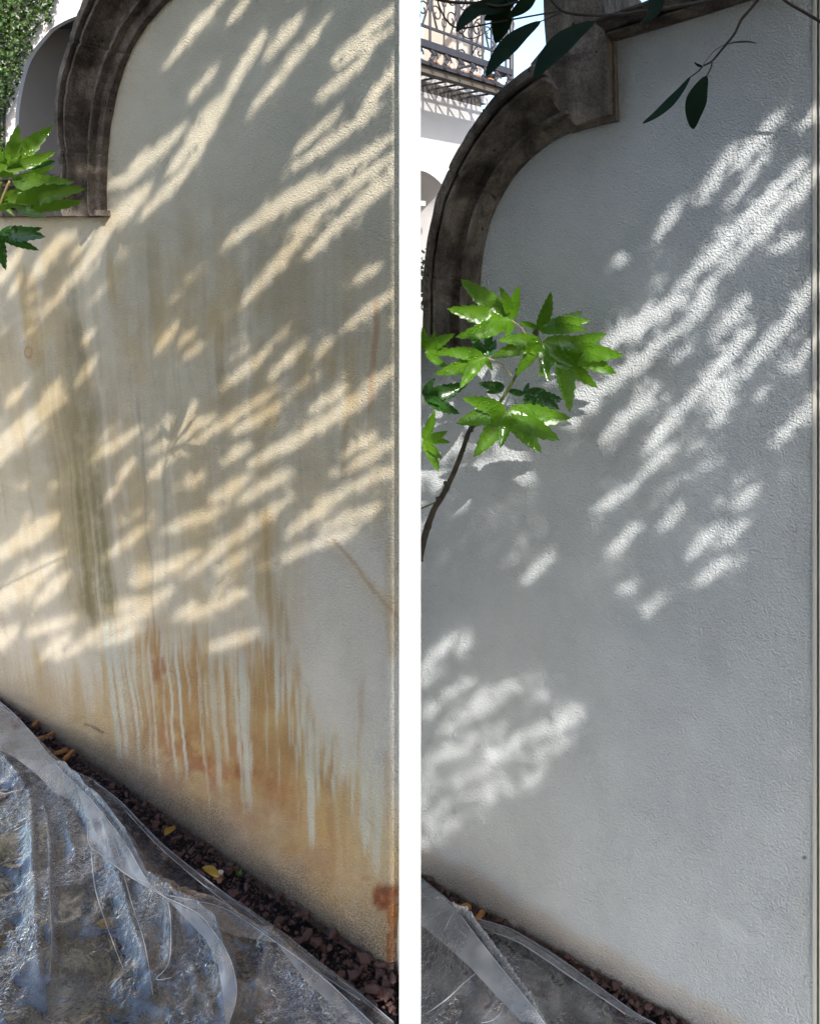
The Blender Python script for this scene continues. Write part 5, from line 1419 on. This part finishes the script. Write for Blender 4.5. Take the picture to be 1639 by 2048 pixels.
def canopy_layer(W, ua, ub, za, zb, step, lmin, lmax, y0, y1, seed, keep=1.0, edge=False):
    global nb
    r = np.random.default_rng(seed)
    U, Z = np.meshgrid(np.arange(ua, ub, step), np.arange(za, zb, step))
    U = U.ravel(); Z = Z.ravel(); n = len(U)
    U = U + r.uniform(-.6, .6, n) * step; Z = Z + r.uniform(-.6, .6, n) * step
    Wp = W.pt(U, Z, np.zeros(n))
    yl = r.uniform(y0, y1, n)
    t = (Wp[:, 1] - yl) / -SUN[1]
    C = Wp + SUN * t[:, None]
    low = (C[:, 1] > -.30) & (C[:, 2] < CAMH + .40 * C[:, 1] + .22)      # would hang into view
    yl = np.where(low, r.uniform(-1.9, -.4, n), yl)
    t = (Wp[:, 1] - yl) / -SUN[1]; C = Wp + SUN * t[:, None]
    L = r.uniform(lmin, lmax, n); Wd = L * r.uniform(.38, .6, n)
    ax = r.normal(size=(n, 3)); ax /= np.linalg.norm(ax, axis=1)[:, None]
    nr = SUN + r.normal(size=(n, 3)) * .45; sd = np.cross(ax, nr); sd /= np.linalg.norm(sd, axis=1)[:, None]
    ax = np.cross(nr, sd); ax /= np.linalg.norm(ax, axis=1)[:, None]
    ring = []
    for k in range(8):
        th_ = 2 * math.pi * k / 8; ca, sa = math.cos(th_), math.sin(th_)
        ring.append(C + ax * (L * .5 * ca)[:, None] + sd * (Wd * .5 * sa * (1 - .25 * ca))[:, None])
    ring = np.stack(ring, 1)
    if lmax > .03: bad = np.maximum(cast_hits(ring).max(1), cast_hits(C)) > (.30 if lmax > .04 else .5)
    else: bad = (cast_hits(C) > r.random(n) * .97) | (cast_hits(ring).max(1) > .985)
    if edge:                                   # only keep the divider's own face clear
        Q = C - SUN * ((C[:, 1] - FIN_Y) / SUN[1])[:, None]
        bad = (Q[:, 0] > -FIN_H - .0025) | (in_mask(topx(Wp)) > r.random(n))
    bad |= (r.random(n) > keep) | (C[:, 2] < .06)
    ring = ring[~bad]; m = len(ring)
    ALLV.append(ring.reshape(-1, 3)); ALLF.append((np.arange(m * 8).reshape(m, 8) + nb)); nb += m * 8
    return m
tot = 0
for W, ua, ub in ((WA, -.5, uA1 + .05), (WB, uB0 - .05, uB1 + .45)):
    sd_ = 1 if W is WA else 50
    tot += canopy_layer(W, ua, ub, -.02, 2.9, .034, .055, .085, -1.7, .6, sd_ + 1)
    tot += canopy_layer(W, ua, ub, -.02, 2.9, .030, .045, .07, -1.7, .6, sd_ + 2)
    tot += canopy_layer(W, ua, ub, -.02, 2.9, .017, .022, .036, -1.7, .6, sd_ + 3)
    tot += canopy_layer(W, ua, ub, -.02, 2.9, .011, .016, .024, -1.7, .6, sd_ + 4)
    tot += canopy_layer(W, ua, ub, -.02, 2.9, .010, .011, .016, -1.7, .6, sd_ + 5)
for W, ua, ub in ((WA, -.5, uA1 + .1), (WB, uB0 - .1, uB1 + .45)):
    tot += canopy_layer(W, ua, ub, -.75, -.02, .032, .05, .08, -.9, -.35, 91, .72)
tot += canopy_layer(WA, uA1 - .06, uA1 + .02, .0, 2.9, .0050, .009, .013, -.9, .5, 97, 1.0, True)
print('canopy leaves', tot)
V = np.concatenate(ALLV); Fq = np.concatenate(ALLF)
me = bpy.data.meshes.new('crown')
me.vertices.add(len(V)); me.vertices.foreach_set('co', (V - np.array(tree.location)).ravel())
me.loops.add(Fq.size); me.loops.foreach_set('vertex_index', Fq.ravel())
me.polygons.add(len(Fq)); me.polygons.foreach_set('loop_start', np.arange(0, Fq.size, 8))
me.update(calc_edges=True)
me.materials.append(M['crown'])
o = link(bpy.data.objects.new('crown', me), tree); o['kind'] = 'stuff'
v, f = tube(smooth_path([(.8, -1.4, -.05), (.83, -1.42, .8), (.74, -1.5, 1.7), (.6, -1.4, 2.8), (.3, -1.1, 3.6)], 5), np.linspace(.11, .03, 21), 9)
mesh_obj('trunk', v, f, M['bark'], tree, True)
